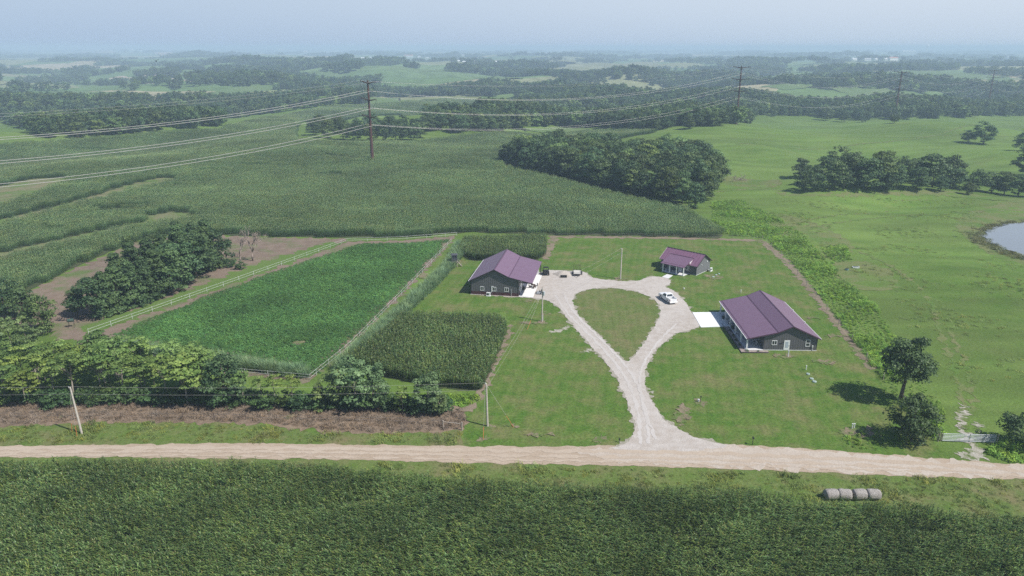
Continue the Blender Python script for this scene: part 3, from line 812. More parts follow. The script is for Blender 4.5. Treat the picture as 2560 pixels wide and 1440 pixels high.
def place(part, x, y, rz, k=1.0, tilt=(0, 0)):
    v, f, t = part
    c, s = math.cos(rz), math.sin(rz)
    w_ = np.stack([v[:, 0] * c - v[:, 1] * s, v[:, 0] * s + v[:, 1] * c, v[:, 2]], 1) * k
    w_[:, 0] += x + w_[:, 2] * tilt[0]; w_[:, 1] += y + w_[:, 2] * tilt[1]
    return w_, f, t

L_CORN = leaf_mat("corn_leaves", (0.010, 0.024, 0.007), (0.170, 0.265, 0.078), (0.34, 0.33, 0.16), trans=0.20, hue=0.32, rough=0.32, patch=0.26, patch_s=0.10)  # near-black low stop paints the shade of the gaps into the lower leaves
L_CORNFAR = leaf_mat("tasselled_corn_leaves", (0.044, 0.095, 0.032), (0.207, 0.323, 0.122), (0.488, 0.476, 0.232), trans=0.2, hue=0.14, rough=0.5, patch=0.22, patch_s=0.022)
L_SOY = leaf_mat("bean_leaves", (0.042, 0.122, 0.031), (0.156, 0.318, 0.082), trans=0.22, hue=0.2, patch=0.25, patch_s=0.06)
L_TALL = leaf_mat("tall_grass_blades", (0.119, 0.206, 0.087), (0.300, 0.428, 0.221), trans=0.25, hue=0.2)
L_WEED = leaf_mat("weed_leaves", (0.133, 0.261, 0.032), (0.289, 0.454, 0.075), trans=0.28, hue=0.28, patch=0.2, patch_s=0.1)
L_DRY = leaf_mat("dead_brush", (0.132, 0.097, 0.072), (0.375, 0.291, 0.210), trans=0.1, hue=0.16)
L_ROUGH = leaf_mat("rough_pasture_blades", (0.129, 0.193, 0.040), (0.274, 0.308, 0.086), trans=0.2, hue=0.35, patch=0.15, patch_s=0.08)

plants = [corn_plant(200 + i, 2.15 + 0.08 * (i % 3), 10) for i in range(8)]
P_CORN = [np_mesh("corn_plant", *p[:2], L_CORN, p[2]) for p in plants]
def corn_patch(seed, size=3.0, row=0.76, sp=0.24):
    g = random.Random(seed); parts = []
    thin = [corn_plant(300 + seed * 9 + i, 2.2 + .1 * (i % 3), 7, 0.10) for i in range(6)]
    n = int(size / row)
    for i in range(n):
        y = -size / 2 + (i + .5) * size / n
        x = -size / 2 + g.uniform(0, sp)
        while x < size / 2:
            parts.append(place(g.choice(thin), x, y + g.uniform(-.05, .05), g.uniform(0, 6.28), g.uniform(0.9, 1.08), (g.uniform(-.08, .12), g.uniform(-.08, .08))))
            x += sp * g.uniform(0.8, 1.25)
    v, f, t = join(parts)
    return np_mesh("corn_patch", v, f, L_CORNFAR, t)
P_PATCH = [corn_patch(i) for i in range(5)]

def bush(seed, r_, hh, n, leaf, lm, name):
    g = np.random.default_rng(seed)
    d = g.normal(size=(n, 3)); d /= np.linalg.norm(d, axis=1)[:, None]; d[:, 2] = np.abs(d[:, 2])
    p = d * (g.uniform(0.3, 1, (n, 1)) ** 0.5) * np.array([r_, r_, hh])
    V, F = cards(p, d * 0.6 + np.array([0, 0, 0.8]) + g.normal(size=(n, 3)) * 0.4, leaf * g.uniform(.6, 1.3, n), g)
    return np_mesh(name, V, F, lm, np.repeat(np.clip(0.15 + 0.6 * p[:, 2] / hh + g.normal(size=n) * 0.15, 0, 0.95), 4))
def blades(seed, n, ln, w_, spread, lm, name, up=(1.1, 1.5), droop=(0.15, 0.5)):
    g = np.random.default_rng(seed); V, F, T = [], [], []
    for i in range(n):
        a = g.uniform(0, 6.28); q = spread * math.sqrt(g.uniform(0, 1))
        v, f = plant_strip(g, (q * math.cos(a), q * math.sin(a), 0), g.uniform(0, 6.28), ln * g.uniform(.6, 1.15), w_, g.uniform(*up), g.uniform(*droop))
        b = len(V); V += v; F += [tuple(b + k for k in q_) for q_ in f]; T += [min(0.95, max(0, g.normal(0.5, 0.25)))] * len(v)
    return np_mesh(name, np.array(V), np.array(F), lm, np.array(T))
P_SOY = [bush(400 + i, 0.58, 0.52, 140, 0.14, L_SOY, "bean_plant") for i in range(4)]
P_TALL = [blades(420 + i, 70, 2.3, 0.06, 0.45, L_TALL, "tall_grass", (1.15, 1.5), (0.15, 0.55)) for i in range(3)]
P_WEED = [bush(430 + i, 0.75, 0.95, 80, 0.20, L_WEED, "weed") for i in range(3)] + [blades(436 + i, 46, 1.3, 0.07, 0.5, L_WEED, "weed") for i in range(2)]
P_DRY = [blades(440 + i, 50, 0.75, 0.04, 0.55, L_DRY, "dead_brush", (0.5, 1.4), (0.1, 0.5)) for i in range(3)]
P_VERGE = [blades(450 + i, 46, 0.55, 0.05, 0.6, L_ROUGH, "verge_tuft", (0.8, 1.4), (0.1, 0.5)) for i in range(3)]
P_ROUGH = [blades(460 + i, 46, 0.55, 0.06, 0.8, L_ROUGH, "rough_tuft", (0.7, 1.3), (0.1, 0.5)) for i in range(3)]
L_REED = leaf_mat("bank_reeds", (0.12, 0.15, 0.05), (0.24, 0.235, 0.11), trans=0.15, hue=0.35)
P_REED = [blades(470 + i, 40, 0.8, 0.06, 0.8, L_REED, "bank_reed", (0.7, 1.4), (0.1, 0.5)) for i in range(3)]
# ---------------------------------------------------------------- crops
def rots(n, g, tilt=0.0): return np.stack([g.normal(size=n) * tilt, g.normal(size=n) * tilt, g.uniform(0, 6.283, n)], 1)
def scl(n, g, a, b, zk=None):
    s = g.uniform(a, b, n); z = s * (g.uniform(*zk, n) if zk else 1)
    return np.stack([s, s, z], 1)

g = np.random.default_rng(5)
# tall corn in front of the road
FRONT = gpoly([(-700, 1182), (0, 1180), (600, 1178), (850, 1192), (1000, 1210), (1150, 1226), (1300, 1233), (1500, 1238), (1700, 1245), (1850, 1248), (2000, 1272), (2200, 1285), (2300, 1292), (2400, 1312), (2560, 1326), (2900, 1350), (3000, 1560), (-700, 1560)])
X, Y = fill(FRONT, 0.155, 31, 0.5, R(-2), 0.95)
n = len(X)
wv = waves(W_D, X * 1.6, Y * 2.2) * 0.5 + waves(make_waves(77, 9), X, Y) * 0.5
lean = np.clip(wv - 0.05, 0, 1.3) * 0.6
rt = np.stack([g.normal(size=n) * .05 + lean * 0.5, g.normal(size=n) * .05 + lean, R(-2) + g.integers(0, 2, n) * math.pi + g.normal(size=n) * .25], 1)
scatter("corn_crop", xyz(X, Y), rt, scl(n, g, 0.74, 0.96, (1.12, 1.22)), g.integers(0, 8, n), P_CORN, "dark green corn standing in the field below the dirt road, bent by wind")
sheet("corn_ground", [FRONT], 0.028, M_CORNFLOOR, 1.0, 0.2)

# wide corn field behind the farmstead
MID = gpoly([(-400, 880), (-60, 775), (70, 728), (170, 676), (275, 630), (345, 601), (410, 589), (560, 588), (690, 592), (860, 594), (1000, 594), (1145, 583), (1180, 580), (1372, 588), (1500, 589), (1700, 592), (1795, 597), (1808, 590), (1765, 552), (1730, 533), (1600, 503), (1500, 482), (1430, 462), (1330, 440), (1252, 418), (1240, 402), (1290, 386), (1400, 372), (1480, 358), (1560, 346), (1640, 331), (1500, 327), (1300, 336), (1180, 340), (1060, 354), (850, 360), (745, 355), (740, 335), (760, 305), (900, 292), (1000, 288), (1070, 291), (1180, 281), (1285, 263), (1300, 251), (1100, 247), (1000, 259), (850, 266), (720, 289), (545, 326), (260, 347), (60, 360), (-60, 368), (-500, 400), (-700, 600)])
X, Y = fill(MID, 2.95, 33, 0.04, R(9))
cl = np.ones(len(X), bool)
for s_ in STRIPS: cl &= ~inside(s_, X, Y)
# worn hollows where the crop is thin
thin = waves(make_waves(55, 60), X, Y * 1.6)
cl &= ~((thin > 1.75) & (np.random.default_rng(3).uniform(size=len(X)) < 0.5))
X, Y = X[cl], Y[cl]; n = len(X)
rt = np.stack([g.normal(size=n) * .02, g.normal(size=n) * .02, R(9) + g.integers(0, 2, n) * math.pi], 1)
ct_ = (Y * 1.0 - 0.25 * X + 22 * waves(W_A, X * .8, Y * .8)) / 41.0
hz_ = 0.86 + 0.30 * (ct_ - np.floor(ct_)) * (waves(make_waves(57, 110), X, Y) > -.3) + 0.07 * waves(make_waves(56, 40), X, Y)
sc = np.stack([np.ones(n), np.ones(n), np.clip(hz_, 0.8, 1.2)], 1)
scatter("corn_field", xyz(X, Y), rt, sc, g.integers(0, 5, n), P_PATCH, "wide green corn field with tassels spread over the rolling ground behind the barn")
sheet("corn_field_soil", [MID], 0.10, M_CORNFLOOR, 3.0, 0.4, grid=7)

# two garden plots of corn
for lab, px_, sd in (("square plot of dark corn beside the mown lawn", [(1015, 797), (1245, 802), (1268, 822), (1250, 880), (1205, 980), (1100, 972), (955, 942), (868, 905), (930, 862)], 1), ("plot of light tipped corn right behind the barn", [(1160, 604), (1366, 598), (1366, 640), (1340, 652), (1180, 652), (1146, 632)], 2)):
    gp = gpoly(px_)
    X, Y = fill(gp, 0.24, 40 + sd, 0.5, R(-12), 0.72); n = len(X)
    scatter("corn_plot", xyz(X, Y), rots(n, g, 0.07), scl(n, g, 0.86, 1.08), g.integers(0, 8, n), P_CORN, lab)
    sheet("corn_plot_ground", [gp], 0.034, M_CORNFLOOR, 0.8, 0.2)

# beans in the fenced field, thinning towards the bare margin
X, Y = fill(SOY, 0.62, 51, 0.35, R(-35)); n = len(X)
edge = waves(make_waves(58, 14), X, Y) + g.normal(size=n) * 0.5
A_ = np.array(SOY); dmin = np.full(n, 1e9)
for i in range(len(A_)):
    a_, b_ = A_[i], A_[(i + 1) % len(A_)]; d_ = b_ - a_; L2 = (d_ ** 2).sum()
    t_ = np.clip(((X - a_[0]) * d_[0] + (Y - a_[1]) * d_[1]) / L2, 0, 1)
    dmin = np.minimum(dmin, np.hypot(X - a_[0] - t_ * d_[0], Y - a_[1] - t_ * d_[1]))
hx, hy = G(748, 857)
kp = (dmin > 0.3 + 0.9 * np.clip(edge, -1, 2)) & (np.hypot((X - hx) / 1.6, Y - hy) > 1.0 + 0.3 * edge)
X, Y, dm = X[kp], Y[kp], dmin[kp]; n = len(X)
sc = scl(n, g, 0.8, 1.2); sc *= np.clip(0.45 + dm / 8, 0.45, 1.0)[:, None]
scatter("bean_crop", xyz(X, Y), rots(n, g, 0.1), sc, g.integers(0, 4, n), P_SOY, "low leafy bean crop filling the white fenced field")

# tall pale grass along two sides of the fenced field
ts = [px_line([(1158, 612), (1140, 648), (1095, 700), (1040, 752), (960, 825), (885, 892), (845, 928)], [3.4, 2.8, 2.6, 2.4, 2.2]), px_line([(285, 868), (400, 886), (530, 905), (650, 924), (768, 942)], 2.3)]
for p_, lab in zip(ts, ("tall pale grass screen between the fenced field and the corn plot", "tall arching grass screen along the lower end of the fenced field")):
    X, Y = fill(p_, 0.62, 61, 0.5); n = len(X)
    scatter("tall_grass", xyz(X, Y), rots(n, g, 0.12), scl(n, g, 0.75, 1.1), g.integers(0, 3, n), P_TALL, lab)

# weeds
wz = [[(1778, 505), (1850, 498), (1945, 545), (2010, 590), (2100, 690), (2196, 775), (2240, 850), (2258, 960), (2238, 990), (2182, 915), (2124, 838), (2074, 772), (2024, 706), (1964, 640), (1912, 597), (1825, 590), (1780, 552)],
      [(2225, 985), (2300, 950), (2345, 1000), (2365, 1090), (2330, 1100), (2290, 1050)], [(2100, 1090), (2150, 1078), (2290, 1100), (2285, 1122), (2160, 1128), (2115, 1112)], [(2450, 1128), (2520, 1100), (2700, 1080), (2700, 1180), (2540, 1158)],
      [(940, 985), (1200, 990), (1200, 1005), (1150, 1016), (950, 1012)], [(2050, 620), (2110, 610), (2130, 650), (2080, 660)]]
XX, YY = [], []
for i, p_ in enumerate(wz):
    x_, y_ = fill(gpoly(p_), 0.85, 70 + i, 0.5); XX.append(x_); YY.append(y_)
X, Y = np.concatenate(XX), np.concatenate(YY); n = len(X)
nz = 0.75 + 0.35 * waves(make_waves(59, 16), X, Y)
sc = scl(n, g, 0.7, 1.1, (0.6, 1.0)); sc *= np.clip(nz, 0.3, 1.3)[:, None]
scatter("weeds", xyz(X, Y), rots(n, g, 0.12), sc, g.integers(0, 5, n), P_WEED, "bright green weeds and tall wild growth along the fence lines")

# dead brush and verge tufts by the road
x_, y_ = fill(gpoly([(-700, 1060), (-700, 1006), (0, 1004), (500, 1010), (1090, 1024), (1160, 1024), (1158, 1072), (1000, 1080), (820, 1074), (640, 1054), (340, 1050), (130, 1056), (0, 1062)]), 0.8, 81, 0.5)
n = len(x_)
scatter("dead_brush", xyz(x_, y_), rots(n, g, 0.25), scl(n, g, 0.6, 1.2, (0.5, 1.1)), g.integers(0, 3, n), P_DRY, "brown sprayed brush lying along the hedge above the road verge")
XX, YY = [], []
for i, p_ in enumerate(([(-700, 1116), (-700, 1066), (0, 1070), (130, 1060), (340, 1056), (620, 1060), (800, 1085), (1000, 1083), (1152, 1078), (1152, 1110), (600, 1104), (0, 1110)], [(900, 1158), (1400, 1168), (2000, 1186), (2560, 1206), (3000, 1236), (3000, 1340), (2560, 1320), (2300, 1285), (2000, 1262), (1300, 1225), (1100, 1206)]
                        )):
    x_, y_ = fill(gpoly(p_), 0.95, 90 + i, 0.5); XX.append(x_); YY.append(y_)
X, Y = np.concatenate(XX), np.concatenate(YY)
for px_, py_ in ((2076, 1252), (2180, 1252)): pass
n = len(X); sc = scl(n, g, 0.5, 1.25, (0.5, 1.1)); sc *= np.clip(0.8 + .4 * waves(make_waves(60, 9), X, Y), .35, 1.4)[:, None]
scatter("verge_tufts", xyz(X, Y), rots(n, g, 0.15), sc, g.integers(0, 3, n), P_VERGE, "rough bright grass on both verges of the dirt road")
# rough pasture on the right
x_, y_ = fill(gpoly([(1960, 500), (2200, 490), (2440, 500), (2430, 560), (2420, 620), (2700, 700), (2700, 1090), (2470, 1090), (2380, 1060), (2330, 1000), (2330, 900), (2240, 800), (2150, 720), (2000, 590), (1900, 520)]), 1.9, 96, 0.5)
k_ = (waves(make_waves(61, 24), x_, y_) + np.random.default_rng(8).normal(size=len(x_)) * .6 > 0.6)
x_, y_ = x_[k_], y_[k_]; n = len(x_)
scatter("pasture_tufts", xyz(x_, y_), rots(n, g, 0.2), scl(n, g, 0.5, 1.2, (0.35, 0.9)), g.integers(0, 3, n), P_ROUGH, "uneven tufts in the green pasture right of the farmstead")

# reeds round the pond
a_ = np.random.default_rng(9).uniform(0, 6.283, 900); q_ = np.random.default_rng(10).uniform(0, 1, 900) ** 1.6
PC = np.array(smooth_poly(POND, 2)); pi_ = np.random.default_rng(12).integers(0, len(PC), 900); cc = PC.mean(0)
pp = PC[pi_] + (PC[pi_] - cc) * (0.02 + q_[:, None] * .22) + np.random.default_rng(13).normal(size=(900, 2)) * .8
n = len(pp)
scatter("pond_reeds", xyz(pp[:, 0], pp[:, 1]), rots(n, g, 0.2), scl(n, g, 0.5, 1.2, (0.5, 1.1)), g.integers(0, 3, n), P_REED, "tan rough growth on the bank round the pond")

# ---------------------------------------------------------------- trees one can tell apart
# dense wood in the middle of the corn
WOOD = gpoly([(1262, 408), (1300, 398), (1420, 392), (1520, 404), (1640, 400), (1720, 408), (1785, 440), (1800, 466), (1770, 500), (1738, 524), (1670, 508), (1600, 491), (1500, 471), (1430, 452), (1330, 430)])
X, Y = fill(WOOD, 5.9, 101, 0.38)
o_ = np.argsort(Y); n_wood = 0
for x, y in zip(X[o_], Y[o_]):
    u, v = project(x, y, H(x, y))
    hh = rnd.uniform(9.5, 15) if v < 500 else rnd.uniform(8.5, 12.8)
    pale = rnd.random() < 0.07 or (u > 1690 and v < 425 and rnd.random() < 0.5)
    pr = rnd.choice(P_PALE if pale else P_BROAD)
    put_tree(pr, "broadleaf_tree", "pale yellow green tree among the dark wood inside the corn field" if pale else "dark green broadleaf tree packed in the wood inside the corn field", "tree",
             "pale trees in the wood inside the corn" if pale else "dark trees in the wood inside the corn", x, y, hh, wide=rnd.uniform(0.9, 1.15)); n_wood += 1
# clump behind the steel pylon
for px_, py_, hh in ((785, 338, 12), (820, 345, 12), (858, 350, 12), (895, 352, 13), (930, 353, 11), (962, 354, 13), (1000, 354, 13), (1035, 352, 11), (1052, 345, 10), (800, 330, 13), (845, 335, 13), (890, 336, 12), (975, 338, 13), (1015, 338, 12), (1040, 335, 11), (930, 337, 14)):
    x, y = G(px_, py_)
    put_tree(rnd.choice(P_BROAD), "broadleaf_tree", "dark tree in the small clump standing in corn behind the nearest steel pylon", "tree", "clump of trees behind the nearest pylon", x, y, hh * rnd.uniform(.9, 1.1), wide=1.1)
# tree line between the two pastures
for px_, py_, hh, pale in ((2012, 480, 7, 0), (2045, 478, 6, 0), (2085, 474, 10, 0), (2110, 472, 7, 0), (2165, 474, 10.5, 0), (2200, 468, 12, 0), (2240, 470, 8, 0), (2290, 474, 7.5, 0), (2330, 468, 12.5, 0), (2372, 466, 11, 0), (2395, 474, 8, 0), (2440, 478, 7.5, 0), (2478, 482, 7, 0), (2510, 486, 8, 0), (2545, 490, 8, 0), (2590, 492, 8, 0), (2000, 446, 8.5, 0), (2060, 448, 8, 0), (2100, 446, 11.5, 0), (2125, 452, 10, 0), (2255, 456, 9, 0), (2290, 455, 9, 0), (2140, 462, 8, 0), (2030, 462, 7, 0), (2215, 478, 6, 0), (2420, 486, 4, 0), (2350, 478, 5, 0)):
    x, y = G(px_, py_)
    put_tree(rnd.choice(P_BROAD), "broadleaf_tree", "broadleaf tree in the thick tree line between the upper and lower pasture", "tree", "tree line between the pastures", x, y, hh * 1.22, wide=rnd.uniform(1.0, 1.25))
# lone trees of the upper pasture
for px_, py_, hh, wd, lab in ((2458, 360, 11.5, 1.15, "round dark tree with a low bush beside it in the upper pasture"), (2420, 356, 6.5, 1.4, "low wide bush leaning against the round tree in the upper pasture"), (2560, 376, 9.5, 1.2, "dark tree at the right picture edge level with the round pasture tree"), (2565, 440, 12, 1.1, "tall dark tree at the right picture edge above the tree line"),
                              (1722, 322, 7.5, 1.2, "small round tree at the pasture edge below the second pylon's left side"), (2064, 301, 11.5, 1.2, "brownish spreading tree with open shade under it on the far pasture edge"), (2110, 305, 9.5, 1.2, "dense green round tree right of the spreading tree on the far pasture edge"), (2155, 306, 5, 1.5, "low grey green bush right of two round trees on the far pasture edge"), (2235, 308, 5.5, 1.5, "pale low bush in the dip of the far pasture edge"), (1933, 292, 4, 1.4, "lone dark bush on the crest right of the second pylon")):
    x, y = G(px_, py_); hh *= 1.15
    put_tree(P_BROAD[rnd.randrange(5)], "bush" if hh < 8 else "broadleaf_tree", lab, "bush" if hh < 8 else "tree", None, x, y, hh, wide=wd)

# locust grove at the lower left
LOC = gpoly([(-140, 1012), (-140, 950), (60, 935), (230, 925), (330, 935), (400, 955), (520, 975), (525, 1010), (300, 1016)])
X, Y = fill(LOC, 3.3, 111, 0.48)
for x, y in zip(X, Y):
    u, v = project(x, y, 0)
    put_tree(rnd.choice(P_LOC + P_LOCD[:1]), "locust_tree", "slender locust tree with light layered crown in the lower left grove", "tree", "locust grove above the road", x, y, rnd.choice((rnd.uniform(5.2, 7.4), rnd.uniform(7.4, 9.8))) * (1.0 if v > 950 else 0.92), wide=rnd.uniform(0.95, 1.25))
for px_, py_, hh, wd, lab in ((470, 1012, 9.0, 1.25, "yellowish green locust tree left of the dense dark hedge tree"),):
    x, y = G(px_, py_); put_tree(P_LOCD[1], "locust_tree", lab, "tree", None, x, y, hh, wide=wd)
hedge = ((562, 1010, 8.6, 1.0, P_BROAD[1], "dense dark broad tree in the hedge where locust grove ends", "tree"), (610, 1014, 6.4, .8, P_LOC[0], "thin locust tree just right of the dense dark hedge tree", "tree"), (655, 1016, 5.4, .8, P_LOC[1], "first slim sapling below the corner of the fenced field", "tree"), (690, 1016, 6.0, .75, P_LOC[2], "slim open sapling in the hedge below the fence corner", "tree"), (735, 1017, 5.8, .8, P_LOC[3], "slim sapling with bare stem left of the yellowish juniper", "tree"),
         (890, 1022, 8.8, 1.15, P_GREY[0], "largest grey green tree in the hedge below the corn plot", "tree"), (935, 1022, 7.4, 1.0, P_GREY[1], "grey green tree leaning on the largest one in the hedge", "tree"), (850, 1018, 7.0, 1.0, P_GREY[1], "grey green tree left of the largest one in the hedge", "tree"), (1008, 1036, 5.2, .7, P_LOC[0], "young thin tree between two grey green hedge trees", "tree"), (1072, 1036, 7.2, .95, P_GREY[0], "rounded grey green tree at the right end of the hedge", "tree"), (1100, 1040, 4.0, 1.0, P_GREY[1], "short bushy tree at the very end of the hedge", "tree"))
for px_, py_, hh, wd, pr, lab, cat in hedge:
    x, y = G(px_, py_); put_tree(pr, "hedge_tree", lab, cat, None, x, y, hh, wide=wd)
jy = proto_tree(66, 5, 0.1, 2.2, 60, 44, 0.30, L_JUNY, "cone", 0.26, 0.1, 4, BARK, 0.6)
x, y = G(800, 1022); put_tree(jy, "juniper", "squat yellowish juniper in the hedge beneath the fence corner", "tree", None, x, y, 4.6)
# undergrowth of the hedge: low shrubs one by one
for px_ in list(range(-60, 540, 23)) + list(range(560, 1110, 26)):
    py_ = 1008 + max(0, px_ - 500) * 0.03 + rnd.uniform(-6, 8)
    x, y = G(px_ + rnd.uniform(-8, 8), py_)
    put_tree(rnd.choice(P_SHRUB), "shrub", "low dark shrub in the undergrowth at the foot of the hedge", "shrub", "shrubs under the hedge", x, y, rnd.uniform(1.6, 3.0), wide=1.1)
# junipers behind the fenced field
for i, (px_, py_, hh) in enumerate(((240, 792, 6.5), (268, 786, 7.2), (300, 776, 7.6), (335, 764, 7.5), (368, 752, 7.8), (400, 742, 8.4), (432, 730, 8.8), (462, 712, 8.6), (492, 694, 8.8), (520, 676, 8.4), (545, 664, 8.0), (300, 735, 7.4), (340, 712, 7.8), (380, 705, 8.2), (420, 694, 8.4), (455, 676, 8.8), (490, 660, 8.4), (520, 645, 8.0), (330, 680, 6.8), (400, 668, 7.4), (450, 650, 8.0))):
    x, y = G(px_, py_)
    put_tree(P_JUN[i % 3] if rnd.random() < .75 else rnd.choice(P_BROAD[:2]), "juniper", "dark juniper in the dense evergreen clump beside the white fence", "tree", "juniper clump beside the white fence", x, y, hh * 1.38, wide=rnd.uniform(0.95, 1.2))
for px_, py_, hh, wd, pr, lab in ((195, 790, 6.4, .85, P_BROAD[3], "thin crowned small tree at the left foot of the juniper clump"), (105, 832, 8.2, .9, P_BROAD[2], "green tree with pale leaf sprays left of the green game feeder"), (60, 800, 8.0, .9, P_BROAD[0], "dull brownish green tree at the left picture edge by bare soil"), (15, 790, 8.5, 1.0, P_BROAD[4], "dark tree on the left picture edge above the locust grove"), (-40, 830, 8, 1.0, P_BROAD[1], "dark tree half out of the picture on the left"), (30, 870, 6.5, 1.1, P_GREY[0], "grey green tree at the left picture edge over the locusts"), (75, 880, 5.4, 1.1, P_GREY[1], "low grey green tree left of the feeder's shade"), (-30, 900, 7, 1.1, P_GREY[1], "grey green tree at the far left picture edge")):
    x, y = G(px_, py_); put_tree(pr, "broadleaf_tree", lab, "tree", None, x, y, hh, wide=wd)
for px_, py_, wd, hh in ((575, 668, 1.0, 2.2), (600, 672, 1.2, 1.8)):
    x, y = G(px_, py_); put_tree(P_SHRUB[0], "shrub", "green bush at the right foot of the juniper clump" if px_ < 590 else "smaller green bush under the two dead trees", "shrub", None, x, y, hh, wide=wd)
# dead trees
for px_, py_, hh, sd, r0, lab in ((600, 662, 10.0, 5, 0.16, "bare pale dead tree with upright branches, left of two"), (632, 652, 10.5, 9, 0.2, "bare dark stemmed dead tree with wide branches, right of two"), (226, 792, 4.5, 14, 0.1, "small bare grey tree at the foot of the junipers")):
    x, y = G(px_, py_)
    o = empty("dead_tree", (x, y, 0), 0, lab, "tree")
    bare_branches(sd, hh, r0 * 1.25, 0.55, 5).build("trunk", BARK_DEAD, o, True)
# oak and companion by the lane gate
x, y = G(2250, 1001)
put_tree(proto_tree(120, 11.2, 3.9, 3.8, 78, 84, 0.29, L_OAK, "round", 0.30, 0.30, 16, BARK, 0.5, 0.5, 0.95), "oak_tree", "tall oak with a long bare trunk standing on the lawn edge", "tree", None, x, y, 11.0, 0.3)
x, y = G(2278, 1102)
put_tree(proto_tree(121, 7.2, 0.3, 3.4, 66, 80, 0.28, L_OAK, "round", 0.30, 0.2, 12, BARK, 0.5), "oak_tree", "broad bushy dark tree left of the pipe gate", "tree", None, x, y, 7.0, 1.2, 0.95)
x, y = G(2562, 1116)
put_tree(proto_tree(122, 6, 0.2, 3.4, 56, 70, 0.28, L_OAK, "round", 0.32, 0.15, 10, BARK, 0.5), "oak_tree", "bushy dark tree right of the pipe gate at the picture edge", "tree", None, x, y, 5.2, 2.0, 1.0)

# ---------------------------------------------------------------- the woods beyond
FRONT_LINE = [(-200, 300), (0, 300), (105, 342), (160, 352), (260, 342), (430, 325), (548, 316), (560, 300), (700, 282), (760, 272), (850, 262), (920, 262), (1000, 244), (1080, 240), (1290, 242), (1310, 262), (1180, 288), (1062, 300), (1050, 330), (1110, 335), (1200, 333), (1290, 328), (1400, 322), (1500, 320), (1640, 328), (1700, 312), (1760, 318), (1872, 310), (1890, 290), (2030, 290), (2060, 296), (2130, 302), (2300, 298), (2420, 300), (2440, 291), (2560, 290), (2900, 290)]
FAR_SPOTS = ((331, 126, 9), (353, 128, 7), (410, 119, 6), (545, 127, 7), (32, 127, 5), (703, 126, 12), (728, 125, 16), (764, 130, 9), (907, 150, 7), (926, 146, 8), (1022, 143, 20), (1048, 143, 7), (1068, 147, 9), (1147, 156, 5), (1161, 158, 8), (1186, 157, 4), (1240, 158, 6), (1158, 140, 5), (2135, 150, 12), (2168, 151, 16), (2189, 150, 6), (2232, 150, 24), (2214, 150, 7), (2271, 132, 30), (2190, 129, 5), (2518, 145, 6))
FOREST = FRONT_LINE + [(2900, 100), (-200, 100)]
def forest_points(d0, d1, sp, seed, jit=0.5):
    gg = np.random.default_rng(seed)
    n_ = int((d1 ** 2 - d0 ** 2) * 0.5 * 1.36 / sp ** 2)
    r_ = np.sqrt(gg.uniform(d0 ** 2, d1 ** 2, n_)); a = gg.uniform(-0.70, 0.70, n_)
    return r_ * np.sin(a), r_ * np.cos(a)
def forest_mask(X, Y, seed):
    gg = np.random.default_rng(seed)
    u, v = project(X, Y, height(X, Y))
    k = inside(FOREST, u, v)
    for p in OPEN_ALL: k &= ~inside(p, u, v)
    for bx_, by_, bw_ in FAR_SPOTS: k &= ~((np.abs(u - bx_) < bw_ * .75 + 2) & (v > by_ - 1.5) & (v < by_ + 9))
    scrub = inside([(60, 212), (280, 200), (520, 212), (720, 225), (700, 250), (560, 262), (420, 250), (200, 245), (60, 260)], u, v) | inside([(0, 275), (120, 275), (250, 270), (130, 320), (0, 305)], u, v)
    k &= ~(scrub & (gg.uniform(size=len(X)) < 0.72))
    pat = waves(make_waves(131, 520), X, Y) + 0.7 * waves(make_waves(132, 200), X, Y)
    r_ = np.hypot(X, Y)
    thr = np.where(r_ < 1100, -1.6, np.where(r_ < 2600, -0.10, 0.45))
    return k & (pat > thr)
X1, Y1 = forest_points(430, 1300, 7.2, 141); k = forest_mask(X1, Y1, 1); X1, Y1 = X1[k], Y1[k]
X2, Y2 = forest_points(1300, 2600, 11.0, 142); k = forest_mask(X2, Y2, 2); X2, Y2 = X2[k], Y2[k]
X3, Y3 = forest_points(2600, 5200, 20.0, 143); k = forest_mask(X3, Y3, 3); X3, Y3 = X3[k], Y3[k]
# far hedgerows and woods up to the horizon
X4, Y4 = forest_points(5000, 13000, 46.0, 144); pat = waves(make_waves(135, 900), X4, Y4 * .6); k = (pat > 0.6); X4, Y4 = X4[k], Y4[k]
u4, v4 = project(X4, Y4, height(X4, Y4)); k = np.ones(len(X4), bool)
for bx_, by_, bw_ in FAR_SPOTS: k &= ~((np.abs(u4 - bx_) < bw_ * .75 + 2) & (v4 > by_ - 1.5) & (v4 < by_ + 9))
X4, Y4 = X4[k], Y4[k]
u, v = project(X1, Y1, height(X1, Y1))
r1 = np.hypot(X1, Y1); near = np.zeros(len(X1), bool); near[np.argsort(r1)[:105]] = True
for x, y in zip(X1[near], Y1[near]):
    left = x < 0
    put_tree(rnd.choice(P_BROAD if rnd.random() < .85 else P_PALE), "broadleaf_tree", "tree on the front edge of the woods behind the upper left corn" if left else "tree on the front edge of the woods behind the right pasture", "tree", "front trees of the left woods" if left else "front trees of the right woods", x, y, rnd.uniform(8.5, 12.5), wide=rnd.uniform(1.0, 1.3))
X = np.concatenate([X1[~near], X2, X3, X4]); Y = np.concatenate([Y1[~near], Y2, Y3, Y4]); n = len(X)
r_ = np.hypot(X, Y)
sc = g.uniform(0.68, 1.12, n) * np.where(r_ < 1300, 0.92, np.where(r_ < 2600, 1.15, np.where(r_ < 5000, 1.45, 1.9)))
zs = sc * np.where(r_ < 2600, 1.0, 0.72)
id_ = np.where(g.uniform(size=n) < 0.06, 3, g.integers(0, 3, n))
scatter("forest", xyz(X, Y, -0.4), rots(n, g, 0.05), np.stack([sc * np.where(r_ > 5000, 2.0, 1.0), sc, zs], 1), id_, P_FAR, "hazy woods covering the hills out to the horizon")
